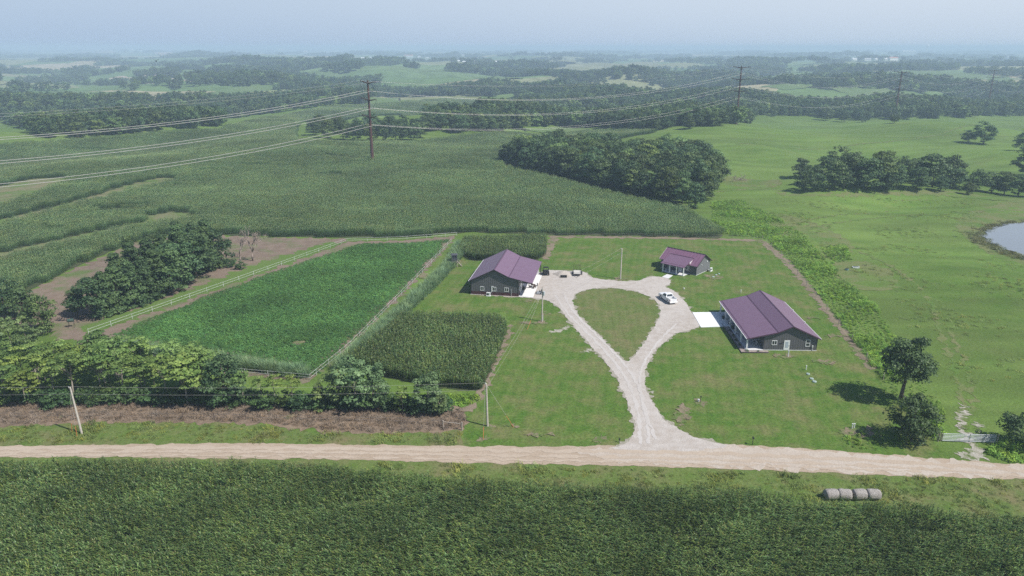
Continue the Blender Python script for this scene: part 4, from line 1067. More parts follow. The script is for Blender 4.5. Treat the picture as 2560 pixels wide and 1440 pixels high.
# a few single bushes in the upper left meadow
for px_, py_ in ((10, 298), (52, 298), (80, 300), (105, 296), (100, 308), (28, 312), (130, 308), (45, 312)):
    x, y = G(px_, py_); put_tree(rnd.choice(P_BROAD), "bush", "small round bush dotted over the upper left meadow", "bush", "bushes of the upper left meadow", x, y, rnd.uniform(3.5, 6), wide=1.3)
print("forest", n, "wood", n_wood, len(COL.objects))
# ---------------------------------------------------------------- buildings
M_ROOF = ribbed("burgundy_roof_metal", (0.182, 0.108, 0.162), 0.9, 0.42, 0.05, 0.35, None, 0.5)
M_ROOFY = ribbed("burgundy_ribbed_roof", (0.21, 0.108, 0.168), 0.9, 0.36, 0.05, 1.0, 0, 0.6)
M_RIDGE = plain("burgundy_trim", (0.10, 0.05, 0.085), 0.45, 0, 0.08)
M_WALL = ribbed("charcoal_siding", (0.108, 0.104, 0.112), 0.46, 0.5, 0.05, 0.8)
M_WALLD = ribbed("dark_slate_siding", (0.066, 0.070, 0.080), 0.46, 0.5, 0.05, 0.8)
M_WALLL = ribbed("grey_gable_siding", (0.165, 0.165, 0.175), 0.46, 0.5, 0.05, 0.6)
M_WAINS = ribbed("burgundy_wainscot", (0.075, 0.026, 0.034), 0.46, 0.5, 0.06, 0.6)
M_WHITE = plain("white_trim", (0.78, 0.78, 0.77), 0.5, 0, 0.04)
M_GLASS = plain("dark_glass", (0.03, 0.036, 0.042), 0.08, 0, 0.2, 1.0, 0.8)
M_DARK = plain("dark_trim", (0.035, 0.03, 0.034), 0.5, 0, 0.1)
M_BLACK = plain("black_plastic", (0.022, 0.021, 0.022), 0.55, 0, 0.15)
M_RUBBER = plain("tyre_rubber", (0.02, 0.02, 0.021), 0.85, 0, 0.2)
M_STEEL = plain("galvanised_steel", (0.62, 0.63, 0.64), 0.45, 0.3, 0.1)
M_WOODP = plain("grey_wood_post", (0.36, 0.31, 0.26), 0.9, 0, 0.25, 8)
M_POLE = plain("weathered_pole_wood", (0.50, 0.45, 0.39), 0.85, 0, 0.2, 5)

def slab_roof(mb, x0, z0, x1, z1, y0, y1, th=0.11):
    """one roof plane as a solid slab, top face through the given line"""
    mb.prism([(x0, z0 - th), (x1, z1 - th), (x1, z1), (x0, z0)], y0, y1)

def window(parent, c, wd, ht, face='y', mull='v', s=-1):
    """c: centre on the wall face; face 'y' looks along y, 'x' along x; s: outward sign"""
    f = MB(); p = MB(); t = 0.09; d = 0.07
    def bx(mb, u, z, w_, h_, dep, off):
        if face == 'y': mb.box((c[0] + u, c[1] + s * off, c[2] + z), (w_, dep, h_))
        else: mb.box((c[0] + s * off, c[1] + u, c[2] + z), (dep, w_, h_))
    bx(f, 0, ht / 2 - t / 2, wd, t, d, d / 2 + .004); bx(f, 0, -ht / 2 + t / 2, wd, t, d, d / 2 + .004)
    bx(f, -wd / 2 + t / 2, 0, t, ht - 2 * t, d, d / 2 + .004); bx(f, wd / 2 - t / 2, 0, t, ht - 2 * t, d, d / 2 + .004)
    if mull == 'v': bx(f, 0, 0, 0.07, ht - 2 * t, d, d / 2 + .004)
    if mull == 'h': bx(f, 0, 0, wd - 2 * t, 0.07, d, d / 2 + .004)
    o = f.build("window", M_WHITE, parent)
    bx(p, 0, 0, wd - 2 * t - .002, ht - 2 * t - .002, 0.02, 0.016)
    p.build("pane", M_GLASS, o)
    return o

def door(parent, c, wd, ht, face='y', s=-1, glass=True, mat=None):
    f = MB(); p = MB()
    def bx(mb, u, z, w_, h_, dep, off):
        if face == 'y': mb.box((c[0] + u, c[1] + s * off, c[2] + z), (w_, dep, h_))
        else: mb.box((c[0] + s * off, c[1] + u, c[2] + z), (dep, w_, h_))
    bx(f, 0, ht / 2, wd, ht, 0.06, 0.034)
    o = f.build("door", mat or M_WHITE, parent)
    if glass:
        bx(p, 0, ht * 0.56, wd * 0.5, ht * 0.62, 0.02, 0.075); p.build("pane", plain("pale_glass", (0.42, 0.47, 0.52), 0.15, 0, 0.1), o)
    hd = MB(); bx(hd, wd * 0.38, ht * 0.46, 0.06, 0.12, 0.06, 0.095); hd.build("handle", M_DARK, o)
    return o

# --- farmhouse on the right
house = empty("farmhouse", (48.92, 129.2, 0), R(-1.6), "low ranch house with burgundy metal roof and long white posted porch on the right", "house")
LEN = 20.8
MB().prism([(0, -.1), (10.25, -.1), (10.25, 2.72), (5.12, 5.10), (2.35, 3.82), (0, 3.28)], 0, LEN).build("wall", M_WALL, house)
MB().box((5.125, LEN / 2, 0.06), (10.32, LEN + .07, 0.16)).build("foundation", M_CONC, house)
rf = MB()
slab_roof(rf, 5.12, 5.25, 10.75, 2.62, -.45, LEN + .45); slab_roof(rf, 2.35, 3.96, 5.12, 5.25, -.45, LEN + .45); slab_roof(rf, -3.5, 2.60, 2.35, 3.96, -.45, LEN + .45)
roof = rf.build("roof", M_ROOF, house)
rc = MB(); rc.prism([(4.90, 5.155), (5.12, 5.258), (5.34, 5.155), (5.12, 5.30)], -.47, LEN + .47)
rc.build("ridge_cap", M_RIDGE, roof)
tr = MB(); tr.prism([(-3.1, 2.70), (-2.98, 2.728), (-2.98, 2.76), (-3.1, 2.735)], -.46, LEN + .46); tr.prism([(2.25, 3.945), (2.45, 4.03), (2.45, 4.05), (2.25, 3.97)], -.46, LEN + .46)
tr.build("flashing", M_RIDGE, roof)
fz = MB()
for y_ in (-.49, LEN + .47):
    for x0, z0, x1, z1 in ((5.12, 5.25, 10.78, 2.61), (2.35, 3.96, 5.12, 5.25), (-3.53, 2.59, 2.35, 3.96)):
        fz.prism([(x0, z0 - .22), (x1, z1 - .22), (x1, z1 + .015), (x0, z0 + .015)], y_, y_ + .035)
fz.build("fascia", M_RIDGE, house)
for nm, x_, z_ in (("gutter", -3.56, 2.52), ("gutter", 10.80, 2.54)):
    MB().box((x_, LEN / 2, z_), (0.10, LEN + .9, 0.11)).build(nm, M_WHITE, house)
MB().box((-3.2, LEN / 2, 2.36), (0.2, LEN + .2, 0.2)).box((-1.6, 0.1, 2.50), (3.0, 0.16, .22)).build("porch_beam", M_DARK, house)
MB().box((-1.72, LEN / 2, 0.06), (3.42, LEN + .35, 0.16)).build("porch_floor", M_CONC, house)
for k in range(6):
    MB().box((-3.2, 0.1 + (LEN - .2) * k / 5, 1.20), (0.26, 0.26, 2.12)).build("porch_post", M_WHITE, house)
window(house, (2.0, 0, 1.62), 1.02, 0.95); window(house, (8.42, 0, 1.62), 0.86, 1.42, mull='h')
door(house, (4.42, 0, 0.14), 1.1, 2.0)
for y_ in (3.6, 8.6, 17.6): window(house, (0, y_, 1.6), 1.5, 1.2, 'x')
door(house, (0, 12.4, 0.14), 1.0, 2.05, 'x'); door(house, (0, 5.9, 0.14), 1.0, 2.05, 'x')
MB().box((9.38, -.1, 0.95), (0.26, 0.16, 0.42)).cyl((9.34, -.06, 0.74), (9.34, -.06, 0.05), 0.035, 6).cyl((9.44, -.06, 0.74), (9.44, -.06, 0.05), 0.035, 6).build("meter_box", M_STEEL, house)
pl = MB()
pl.prism([(2.9, 1.50), (3.2, 1.52), (3.55, 1.62), (3.62, 1.78), (3.78, 1.84), (3.74, 1.70), (3.64, 1.58), (3.3, 1.40), (2.95, 1.38)], -.05, -.012); pl.build("wall_ornament", M_BLACK, house)
MB().cyl((10.2, 0.02, 0.05), (10.2, -.06, 2.6), 0.045, 6).build("downpipe", M_DARK, house)
for y_ in (6.9, 13.7): MB().cyl((10.05, y_, 2.7), (10.05, y_, 3.35), 0.07, 8).cyl((10.05, y_, 3.352), (10.05, y_, 3.45), 0.11, 8).build("vent_pipe", M_WHITE, house)

# porch things and flower bed
def on(par, lx, ly, lz=0.0):
    c, s = math.cos(par.rotation_euler.z), math.sin(par.rotation_euler.z)
    return (par.location.x + lx * c - ly * s, par.location.y + lx * s + ly * c, par.location.z + lz)
def porch_chair(loc, rz, lab, mat):
    o = empty("porch_chair", loc, rz, lab, "chair", None)
    MB().box((0, 0, .42), (.55, .55, .05)).build("seat", mat, o); MB().box((0, .26, .78), (.55, .05, .70)).build("backrest", mat, o)
    for sx in (-.25, .25):
        MB().box((sx, -.22, .2), (.05, .05, .40)).build("leg", mat, o); MB().box((sx, .22, .2), (.05, .05, .40)).build("leg", mat, o); MB().box((sx, 0, .62), (.07, .5, .04)).build("armrest", mat, o)
    return o
M_CHAIR = plain("grey_chair_paint", (0.33, 0.34, 0.36), 0.6)
porch_chair(on(house, -1.1, 1.6, .14), R(-90), "grey porch chair nearest the gable corner of the ranch house", M_CHAIR)
porch_chair(on(house, -1.0, 2.7, .14), R(-90), "second grey chair deeper on the ranch house porch", M_CHAIR)
bed = empty("flower_bed", on(house, 0, 0), R(-1.6), "stone filled flower bed with dark edging along the porch of the ranch house", "flower bed")
m_st = ground_mat("river_stones", (0.30, 0.24, 0.21), (0.22, 0.17, 0.15), (0.42, 0.36, 0.33), 0.6, 3.0, 9.0, (0.7, 0.35))
MB().box((-4.0, 6.6, 0.06), (1.1, 14.6, 0.13)).box((-1.9, -.85, 0.055), (5.3, 1.0, 0.12)).build("stones", m_st, bed)
MB().box((-4.6, 6.0, 0.09), (0.09, 15.6, 0.2)).box((-1.95, -1.42, 0.09), (5.2, 0.09, 0.2)).build("edging", M_DARK, bed)
for i, (lx, ly, r_) in enumerate(((-3.3, -0.75, 0.42), (-3.95, 2.2, .3), (-4.0, 4.6, .32), (-3.95, 7.2, .28), (-4.0, 9.8, .33), (-1.2, -.85, .25))):
    x, y, _ = on(house, lx, ly)
    b_ = bpy.data.objects.new("bed_plant", bush(500 + i, r_, r_ * 1.2, 70, 0.13, L_SHRUB, "bed_plant")); b_.location = (x, y, 0.1); link(b_)
    tag(b_, ("dark red round plant at the porch corner of the flower bed", "small bed plant nearest the front porch post", "small bed plant beside the second porch post", "small bed plant midway along the porch bed", "small bed plant near the concrete pad end of the bed", "tiny plant in the stones below the gable window")[i], "plant")
for i, (px_, py_, k) in enumerate(((1808, 798, 1.2), (1824, 812, .9), (1831, 823, 1.0))):
    x, y = G(px_, py_)
    o = empty("planter", (x, y, 0.12), 0, ("black round planter at the outer corner of the white pad", "black planter by the third porch post", "dark planter deeper under the porch roof")[i], "planter")
    MB().tube([(0, 0, 0), (0, 0, .35 * k)], [.24 * k, .34 * k], 12).build("pot", M_BLACK, o)
    b_ = bpy.data.objects.new("foliage", bush(520 + i, .32 * k, .4 * k, 50, 0.14, L_SHRUB, "foliage")); b_.location = (0, 0, .33 * k); link(b_, o)
def flat_slab(name, px_, h_, mat, lab=None):
    P_ = gpoly(px_); n_ = len(P_)
    a_ = sum(P_[i][0] * P_[(i + 1) % n_][1] - P_[(i + 1) % n_][0] * P_[i][1] for i in range(n_))
    if a_ < 0: P_ = P_[::-1]
    V_ = [(x, y, -.05) for x, y in P_] + [(x, y, h_) for x, y in P_]
    F_ = [tuple(range(n_, 2 * n_))] + [(i, (i + 1) % n_, n_ + (i + 1) % n_, n_ + i) for i in range(n_)]
    o = MB().add(V_, F_).build(name, mat); o["kind"] = "structure"
    return o
flat_slab("driveway_pad", [(1731, 782), (1806, 781), (1824, 817), (1752, 819)], 0.13, plain("new_concrete", (0.76, 0.76, 0.75), 0.8, 0, 0.05, 0.8, 0.2))

# --- big barn on the left
barn = empty("pole_barn", (-9.76, 162.75, 0), R(-9.3), "tall charcoal shop building with burgundy roof and open side porch on the left", "barn")
BL = 17.5
MB().prism([(0, .82), (11.44, .82), (11.44, 4.20), (9.2, 4.70), (5.65, 6.40), (0, 3.56)], 0, BL).build("wall", M_WALL, barn)
MB().box((5.72, BL / 2, 0.40), (11.52, BL + .08, 0.86)).build("wainscot", M_WAINS, barn)
MB().box((5.72, BL / 2, -.02), (11.75, BL + .3, 0.16)).build("foundation", M_CONC, barn)
rf = MB(); slab_roof(rf, -.5, 3.45, 5.65, 6.55, -.4, BL + .4); slab_roof(rf, 5.65, 6.55, 9.2, 4.85, -.4, BL + .4); slab_roof(rf, 9.2, 4.85, 14.75, 3.60, -.4, BL + .4)
roof = rf.build("roof", M_ROOF, barn)
rc = MB(); rc.prism([(5.43, 6.45), (5.65, 6.56), (5.87, 6.46), (5.65, 6.605)], -.42, BL + .42); rc.build("ridge_cap", M_RIDGE, roof)
rc = MB(); rc.prism([(9.1, 4.9), (9.3, 4.83), (9.3, 4.86), (9.1, 4.93)], -.41, BL + .41); rc.build("flashing", M_RIDGE, roof)
fz = MB()
for y_ in (-.44, BL + .42):
    for x0, z0, x1, z1 in ((-.53, 3.44, 5.65, 6.55), (5.65, 6.55, 9.2, 4.85), (9.2, 4.85, 14.78, 3.59)):
        fz.prism([(x0, z0 - .24), (x1, z1 - .24), (x1, z1 + .015), (x0, z0 + .015)], y_, y_ + .035)
fz.build("fascia", M_DARK, barn)
MB().box((-.56, BL / 2, 3.37), (0.10, BL + .8, 0.12)).build("gutter", M_WHITE, barn)
MB().box((0.0, -.035, 2.0), (0.14, 0.06, 3.1)).box((11.42, -.035, 2.3), (0.14, 0.06, 3.6)).build("corner_trim", M_DARK, barn)
for x_ in (2.7, 5.6, 8.58): window(barn, (x_, 0, 1.60), 0.98, 1.02)
MB().box((5.02, -.08, 1.55), (0.12, 0.12, 1.5)).box((5.28, -.08, 2.25), (0.42, 0.11, 0.12)).build("line_cover", M_WHITE, barn)
MB().cyl((9.72, -.1, 0), (9.72, -.1, 1.9), 0.045, 8).build("vent_pipe", M_STEEL, barn)
for y_, w_ in ((4.0, 3.0), (8.6, 3.0)):
    f = MB().box((11.44 + .035, y_, 1.5), (0.06, w_, 2.9)); f.build("overhead_door", M_WHITE, barn)
door(barn, (11.44, 12.6, 0.12), 1.0, 2.1, 'x', 1); window(barn, (11.44, 15.3, 1.6), 1.2, 1.0, 'x', 'v', 1); window(barn, (11.44, 1.2, 1.6), 0.9, 1.0, 'x', 'v', 1)
MB().box((14.55, BL - .15, 1.75), (0.2, 0.2, 3.5)).build("porch_post", M_DARK, barn)
MB().box((14.5, BL / 2, 3.30), (0.18, BL, 0.25)).box((12.95, BL - .1, 3.55), (2.9, .16, .22)).box((12.95, .1, 3.50), (2.9, .16, .22)).build("porch_beam", M_DARK, barn)
MB().box((13.1, BL - .1, 1.65), (1.9, 0.1, 3.2)).build("wind_panel", M_WHITE, barn)
MB().box((13.2, BL / 2, 0.07), (3.4, BL + .2, 0.16)).build("porch_floor", plain("white_concrete", (0.74, 0.73, 0.72), 0.8, 0, 0.05, 0.8, 0.2), barn)
def heat_pump(loc, rz, lab):
    o = empty("heat_pump", loc, rz, lab, "heat pump")
    MB().box((0, 0, .5), (.92, .36, .80)).build("case", M_WHITE, o); MB().box((0, 0, .05), (1.1, .6, .10)).build("pad", M_CONC, o)
    MB().cyl((-.12, -.182, .5), (-.12, -.20, .5), .28, 16).build("fan_grille", M_DARK, o)
    return o
x, y, _ = on(barn, 4.35, -.6); heat_pump((x, y, 0), R(-9.3), "white heat pump unit under the windows of the left shop building")

# --- cabin at the back
cab = empty("cabin", (47.57, 177.55, 0), R(-42.5), "small cabin with ribbed burgundy roof and white posted front porch at the back", "house")
CL, CD = 10.5, 7.14
def prism_x(mb, prof, x0, x1, mi=0):
    """profile in y,z extruded along x"""
    n_ = len(prof)
    vs = [(x0, y, z) for y, z in prof] + [(x1, y, z) for y, z in prof]
    fs = [tuple(range(n_ - 1, -1, -1)), tuple(range(n_, 2 * n_))] + [(i, (i + 1) % n_, n_ + (i + 1) % n_, n_ + i) for i in range(n_)]
    return mb.add(vs, fs, mi)
wl = MB(); prism_x(wl, [(0, -.05), (CD, -.05), (CD, 2.62), (CD / 2, 4.85), (0, 2.62)], -CL, 0); wl.build("wall", M_WALLD, cab)
gw = MB(); prism_x(gw, [(.02, .1), (CD - .02, .1), (CD - .02, 2.55), (CD / 2, 4.78), (.02, 2.55)], 0.004, 0.03); gw.build("gable_siding", M_WALLL, cab)
MB().box((-CL / 2, CD / 2, 0.03), (CL + .1, CD + .1, 0.16)).build("foundation", M_CONC, cab)
rf = MB()
for a, b in (((-.4, 2.52), (CD / 2, 5.0)), ((CD / 2, 5.0), (CD + .4, 2.52))):
    prism_x(rf, [(a[0], a[1] - .11), (b[0], b[1] - .11), b, a], -CL - .4, .4)
    for k in range(13):
        xx = -CL - .3 + (CL + .6) * k / 12
        prism_x(rf, [(a[0], a[1] + .002), (b[0], b[1] + .002), (b[0], b[1] + .05), (a[0], a[1] + .05)], xx - .035, xx + .035)
roof = rf.build("roof", M_ROOFY, cab)
rc = MB(); prism_x(rc, [(CD / 2 - .25, 4.87), (CD / 2 + .25, 4.87), (CD / 2, 5.06)], -CL - .42, .42); rc.build("ridge_cap", M_DARK, roof)
fz = MB()
for x_ in (-CL - .44, .41):
    for a, b in (((-.43, 2.51), (CD / 2, 5.0)), ((CD / 2, 5.0), (CD + .43, 2.51))):
        prism_x(fz, [(a[0], a[1] - .22), (b[0], b[1] - .22), (b[0], b[1] + .015), (a[0], a[1] + .015)], x_, x_ + .035, 0 if x_ > 0 else 1)
fz.build("fascia", [M_DARK, M_WHITE], cab)
pr_ = MB(); prism_x(pr_, [(-3.2, 2.30), (1.72, 3.76), (1.72, 3.87), (-3.2, 2.41)], -8.75, -1.9); pr_.build("porch_roof", M_ROOF, cab)
pc = MB(); prism_x(pc, [(1.64, 3.86), (1.80, 3.9), (1.80, 3.98), (1.64, 3.93)], -8.8, -1.85); prism_x(pc, [(-2.62, 2.588), (-2.5, 2.623), (-2.5, 2.645), (-2.62, 2.61)], -8.77, -1.88); pc.build("flashing", M_RIDGE, cab)
gb = MB(); prism_x(gb, [(-.2, 2.5), (1.6, 3.72), (-.2, 3.18)], -1.98, -1.94); gb.build("porch_gable", M_WHITE, cab)
MB().box((-5.3, -1.4, 0.05), (6.4, 2.8, 0.16)).build("porch_floor", M_CONC, cab)
for k in range(4): MB().box((-8.3 + 2.0 * k, -2.6, 1.25), (0.24, 0.24, 2.3)).build("porch_post", M_WHITE, cab)
MB().box((-5.3, -2.6, 2.32), (6.4, 0.16, 0.16)).build("porch_beam", M_DARK, cab)
window(cab, (-6.6, 0, 1.55), 1.7, 1.1); window(cab, (-2.6, 0, 1.55), 1.0, 1.2); door(cab, (-4.7, 0, 0.14), 1.0, 2.05, mat=M_WHITE)
MB().box((0.10, 5.3, 2.75), (0.12, 0.28, 0.34)).build("vent_hood", M_WHITE, cab); MB().box((0.10, 2.5, 2.35), (0.12, 0.2, 0.2)).build("vent_hood", M_WHITE, cab)
x, y, _ = on(cab, 0.9, 6.2); heat_pump((x, y, 0), R(-42.5 + 90), "white heat pump unit beside the cabin's grey gable wall")
flat_slab("walkway", [(1655, 693), (1667, 686), (1682, 689), (1671, 697)], 0.09, M_CONC)
porch_chair(on(cab, -7.4, -1.2, .13), R(0), "grey chair in the shade of the cabin porch", M_CHAIR)
x, y, _ = on(cab, -.2, CD * .86); o = empty("gas_bottle", (on(cab, .5, 5.2)[0], on(cab, .5, 5.2)[1], 0), 0, "small black gas bottle by the cabin's heat pump", "gas bottle")
MB().tube([(0, 0, 0), (0, 0, .05), (0, 0, .45), (0, 0, .55)], [.16, .19, .19, .08], 10).build("bottle_body", M_BLACK, o); MB().cyl((0, 0, .55), (0, 0, .66), .06, 8).build("valve", M_STEEL, o)

# ---------------------------------------------------------------- vehicles and yard things
def wheel(parent, x, y, r_, w_, rim=None):
    o = MB().cyl((x - w_ / 2, y, r_), (x + w_ / 2, y, r_), r_, 18).build("wheel", M_RUBBER, parent)
    for s in (-1, 1): MB().cyl((x + s * (w_ / 2 + .002), y, r_), (x + s * (w_ / 2 + .012), y, r_), r_ * .62, 14).build("rim", rim or M_STEEL, o)
    return o

def pickup(loc, rz):
    t = empty("pickup_truck", loc, rz, "white crew cab pickup truck with empty black bed parked on the gravel loop", "truck")
    M_PAINT = plain("white_car_paint", (0.80, 0.80, 0.80), 0.25, 0, 0.02, 2, 0.5)
    b = MB()   # local y forward, x right; body side profile extruded across
    W2 = 0.97
    def pan(prof, x0, x1, mi=0): prism_x(b, prof, x0, x1, mi)
    # lower body with wheel arches, bonnet and doors
    pan([(-2.78, .55), (-2.25, .50), (-2.1, .90), (-1.5, .92), (-1.28, .42), (1.22, .42), (1.42, .90), (2.05, .90), (2.22, .46), (2.82, .50), (2.86, .95), (2.70, 1.12), (1.25, 1.24), (1.20, 1.26), (-.86, 1.26), (-.90, .62), (-2.70, .62)], -W2, W2)
    # bed side walls, headboard and tailgate stand round the open bed
    pan([(-2.76, .62), (-.88, .62), (-.88, 1.32), (-2.76, 1.32)], -W2, -W2 + .12); pan([(-2.76, .62), (-.88, .62), (-.88, 1.32), (-2.76, 1.32)], W2 - .12, W2)
    b.build("body", M_PAINT, t)
    c = MB()
    for (z0, z1, y0a, y1a, y0b, y1b, wa, wb) in ((1.262, 1.84, -.88, 1.18, -.70, .34, .95, .76),):
        vs = [(-wa, y0a, z0), (wa, y0a, z0), (wa, y1a, z0), (-wa, y1a, z0), (-wb, y0b, z1), (wb, y0b, z1), (wb, y1b, z1), (-wb, y1b, z1)]
        c.add(vs, [(0, 1, 5, 4), (1, 2, 6, 5), (2, 3, 7, 6), (3, 0, 4, 7), (4, 5, 6, 7)])
    c.box((0, -.18, 1.855), (1.46, .98, .05), taper=.93)
    c.build("cab", M_PAINT, t)
    def pane(name, q, off):
        q = [Vector(p) for p in q]; nn = (q[1] - q[0]).cross(q[3] - q[0]).normalized()
        MB().add([p + nn * off for p in q] + [p + nn * (off - .02) for p in q], [(0, 1, 2, 3), (7, 6, 5, 4), (0, 4, 5, 1), (1, 5, 6, 2), (2, 6, 7, 3), (3, 7, 4, 0)]).build(name, M_GLASS, t)
    def L3(a, b_, k): return tuple(a[i] + (b_[i] - a[i]) * k for i in range(3))
    def face(a, b_, c_, d_, u0, u1, v0, v1):
        def P(u, v): return L3(L3(a, b_, u), L3(d_, c_, u), v)
        return [P(u0, v0), P(u1, v0), P(u1, v1), P(u0, v1)]
    A = [(-.95, -.88, 1.262), (.95, -.88, 1.262), (.95, 1.18, 1.262), (-.95, 1.18, 1.262), (-.76, -.70, 1.84), (.76, -.70, 1.84), (.76, .34, 1.84), (-.76, .34, 1.84)]
    pane("rear_window", face(A[0], A[1], A[5], A[4], .1, .9, .12, .88), .012); pane("windscreen", face(A[2], A[3], A[7], A[6], .06, .94, .08, .94), .012)
    for k0, k1 in ((.10, .45), (.50, .84)):
        pane("side_window", face(A[3], A[0], A[4], A[7], 1 - k1, 1 - k0, .12, .86), .012); pane("side_window", face(A[1], A[2], A[6], A[5], k0, k1, .12, .86), .012)
    MB().box((0, -1.83, .665), (1.68, 1.78, .05)).build("bed_liner", M_BLACK, t)
    MB().box((0, -2.80, .97), (1.70, .07, .70)).build("tailgate", M_PAINT, t)
    MB().box((0, -2.90, .52), (1.90, .20, .20)).build("bumper", M_PAINT, t); MB().box((0, 2.92, .52), (1.92, .16, .24)).build("bumper", M_STEEL, t)
    for s in (-1, 1):
        MB().box((s * .88, -2.795, 1.0), (.13, .06, .42)).build("tail_light", plain("red_lens", (.25, .012, .012), .2), t)
        MB().box((s * .74, 2.86, .88), (.36, .06, .2)).build("headlight", M_GLASS, t)
        MB().box((s * 1.08, .86, 1.36), (.2, .1, .17)).build("mirror", M_PAINT, t)
        for y_ in (-1.80, 1.74): wheel(t, s * .83, y_, .39, .28)
    MB().box((0, 2.875, .86), (.9, .05, .26)).build("grille", M_BLACK, t)
    MB().box((0, -2.838, .80), (.32, .012, .14)).build("number_plate", M_STEEL, t)
    return t
rl, rr = G(1674.5, 763), G(1693, 761)
mx_, my_ = (rl[0] + rr[0]) / 2, (rl[1] + rr[1]) / 2
yaw = math.radians(15.5)
pickup((mx_ - math.sin(yaw) * 2.9, my_ + math.cos(yaw) * 2.9, 0.065), yaw)

def utility_vehicle(x, y, rz):
    t = empty("utility_vehicle", (x, y, .065), rz, "black side by side utility vehicle parked by the open barn porch", "utility vehicle")
    b = MB(); prism_x(b, [(-1.35, .45), (1.2, .40), (1.4, .75), (1.0, .98), (.45, 1.0), (.35, .62), (-.35, .60), (-.4, .80), (-1.4, .80)], -.72, .72); b.build("body", M_BLACK, t)
    MB().box((0, -.92, .95), (1.44, .06, .32)).box((-.70, -.9 - .0, .93), (.05, .9, .26)).box((.70, -.9, .93), (.05, .9, .26)).box((0, -1.37, .93), (1.44, .05, .28)).build("cargo_box", M_BLACK, t)
    cg = MB()
    for s in (-.66, .66): cg.tube([(s, -.42, .8), (s * .9, -.36, 1.85), (s * .9, .35, 1.88), (s, .98, .98)], .04, 6)
    cg.tube([(-.6, -.36, 1.85), (.6, -.36, 1.85)], .04, 6).tube([(-.63, -.4, 1.25), (.63, -.4, 1.25)], .05, 6)
    cg.build("roll_cage", M_BLACK, t)
    MB().box((0, 0, 1.92), (1.3, .95, .06)).build("roof", M_BLACK, t)
    for s in (-.34, .34): MB().box((s, -.1, .72), (.5, .5, .16)).box((s, -.32, 1.05), (.46, .12, .55)).build("seat", plain("grey_seat", (.12, .12, .13), .7), t)
    for s in (-1, 1):
        for y_ in (-.95, .95): wheel(t, s * .66, y_, .34, .26, M_BLACK)
x, y = G(1365, 688); utility_vehicle(x, y + .6, R(3))

def trailer(x, y, rz):
    t = empty("utility_trailer", (x, y, .065), rz, "flat utility trailer with pale bed and raised dark ramp gate on the gravel", "trailer")
    MB().box((0, 0, .58), (1.9, 3.4, .08)).build("bed", plain("weathered_planks", (.55, .52, .47), .85, 0, .15), t)
    fr = MB()
    for s in (-1, 1): fr.box((s * 1.0, 0, .60), (.08, 3.5, .14)).box((s * 1.0, 0, .95), (.05, 3.5, .05))
    for s in (-1, 1):
        for y_ in (-1.7, -.55, .6, 1.7): fr.box((s * 1.0, y_, .78), (.05, .05, .32))
    fr.box((0, -1.74, .60), (2.0, .08, .14)).box((0, -1.74, .95), (2.0, .05, .05)); fr.build("frame", M_DARK, t)
    MB().tube([(-.6, -1.7, .52), (0, -3.1, .46)], .05, 6).tube([(.6, -1.7, .52), (0, -3.1, .46)], .05, 6).box((0, -3.15, .46), (.12, .24, .12)).build("drawbar", M_DARK, t)
    gt = MB(); gt.box((0, 1.78, .66), (1.9, .06, .06)).box((0, 1.78, 2.02), (1.9, .06, .06))
    for k in range(6): gt.box((-.9 + .36 * k, 1.78, 1.34), (.06, .05, 1.32))
    gt.build("ramp_gate", M_DARK, t)
    for s in (-1, 1):
        wheel(t, s * 1.2, -.1, .34, .2); MB().box((s * 1.2, -.1, .74), (.28, .9, .04)).build("mudguard", M_DARK, t)
x, y = G(1444, 690); trailer(x, y + 1.2, R(-3))

def mound(name, px_, py_, rx, ry, h_, mat, lab, cat):
    x, y = G(px_, py_); nr, na = 8, 22; g_ = np.random.default_rng(int(px_)); ph = g_.uniform(0, 6, 3)
    V_ = [(0, 0, h_)]; F_ = []
    for i in range(1, nr + 1):
        t = i / nr
        for k in range(na):
            a = 6.2832 * k / na; rr = 1 + .14 * math.sin(2 * a + ph[0]) + .08 * math.sin(5 * a + ph[1])
            V_.append((rx * t * rr * math.cos(a), ry * t * rr * math.sin(a), h_ * (1 - t ** 1.6) * (1 + .1 * math.sin(3 * a + 5 * t + ph[2])) - .02))
    for k in range(na): F_.append((0, 1 + k, 1 + (k + 1) % na))
    for i in range(nr - 1):
        for k in range(na):
            a, b = 1 + i * na + k, 1 + i * na + (k + 1) % na; F_.append((a, a + na, b + na, b))
    o = MB().add(V_, F_).build(name, mat, None, True); o.location = (x, y, .06); tag(o, lab, cat)
mound("gravel_pile", 1407, 687, 2.6, 1.9, 0.95, ground_mat("sandy_gravel", (.45, .40, .35), (.38, .33, .28), (.52, .48, .44), .3, 1.2, 7, (.5, .2)), "low pile of sandy gravel behind the black bucket", "gravel pile")
x, y = G(1409, 694)
o = empty("loader_bucket", (x, y, .065), R(-2), "black loader bucket lying in front of the gravel pile", "bucket")
bk = MB(); prism_x(bk, [(-.32, 0), (.3, 0), (.42, .5), (.36, .5), (.24, .06), (-.32, .05)], -.82, .82); bk.build("shell", M_BLACK, o)
for s in (-.84, .8): 
    e_ = MB(); prism_x(e_, [(-.32, 0), (.3, 0), (.42, .5), (-.1, .42)], s, s + .04); e_.build("side_plate", M_BLACK, o)

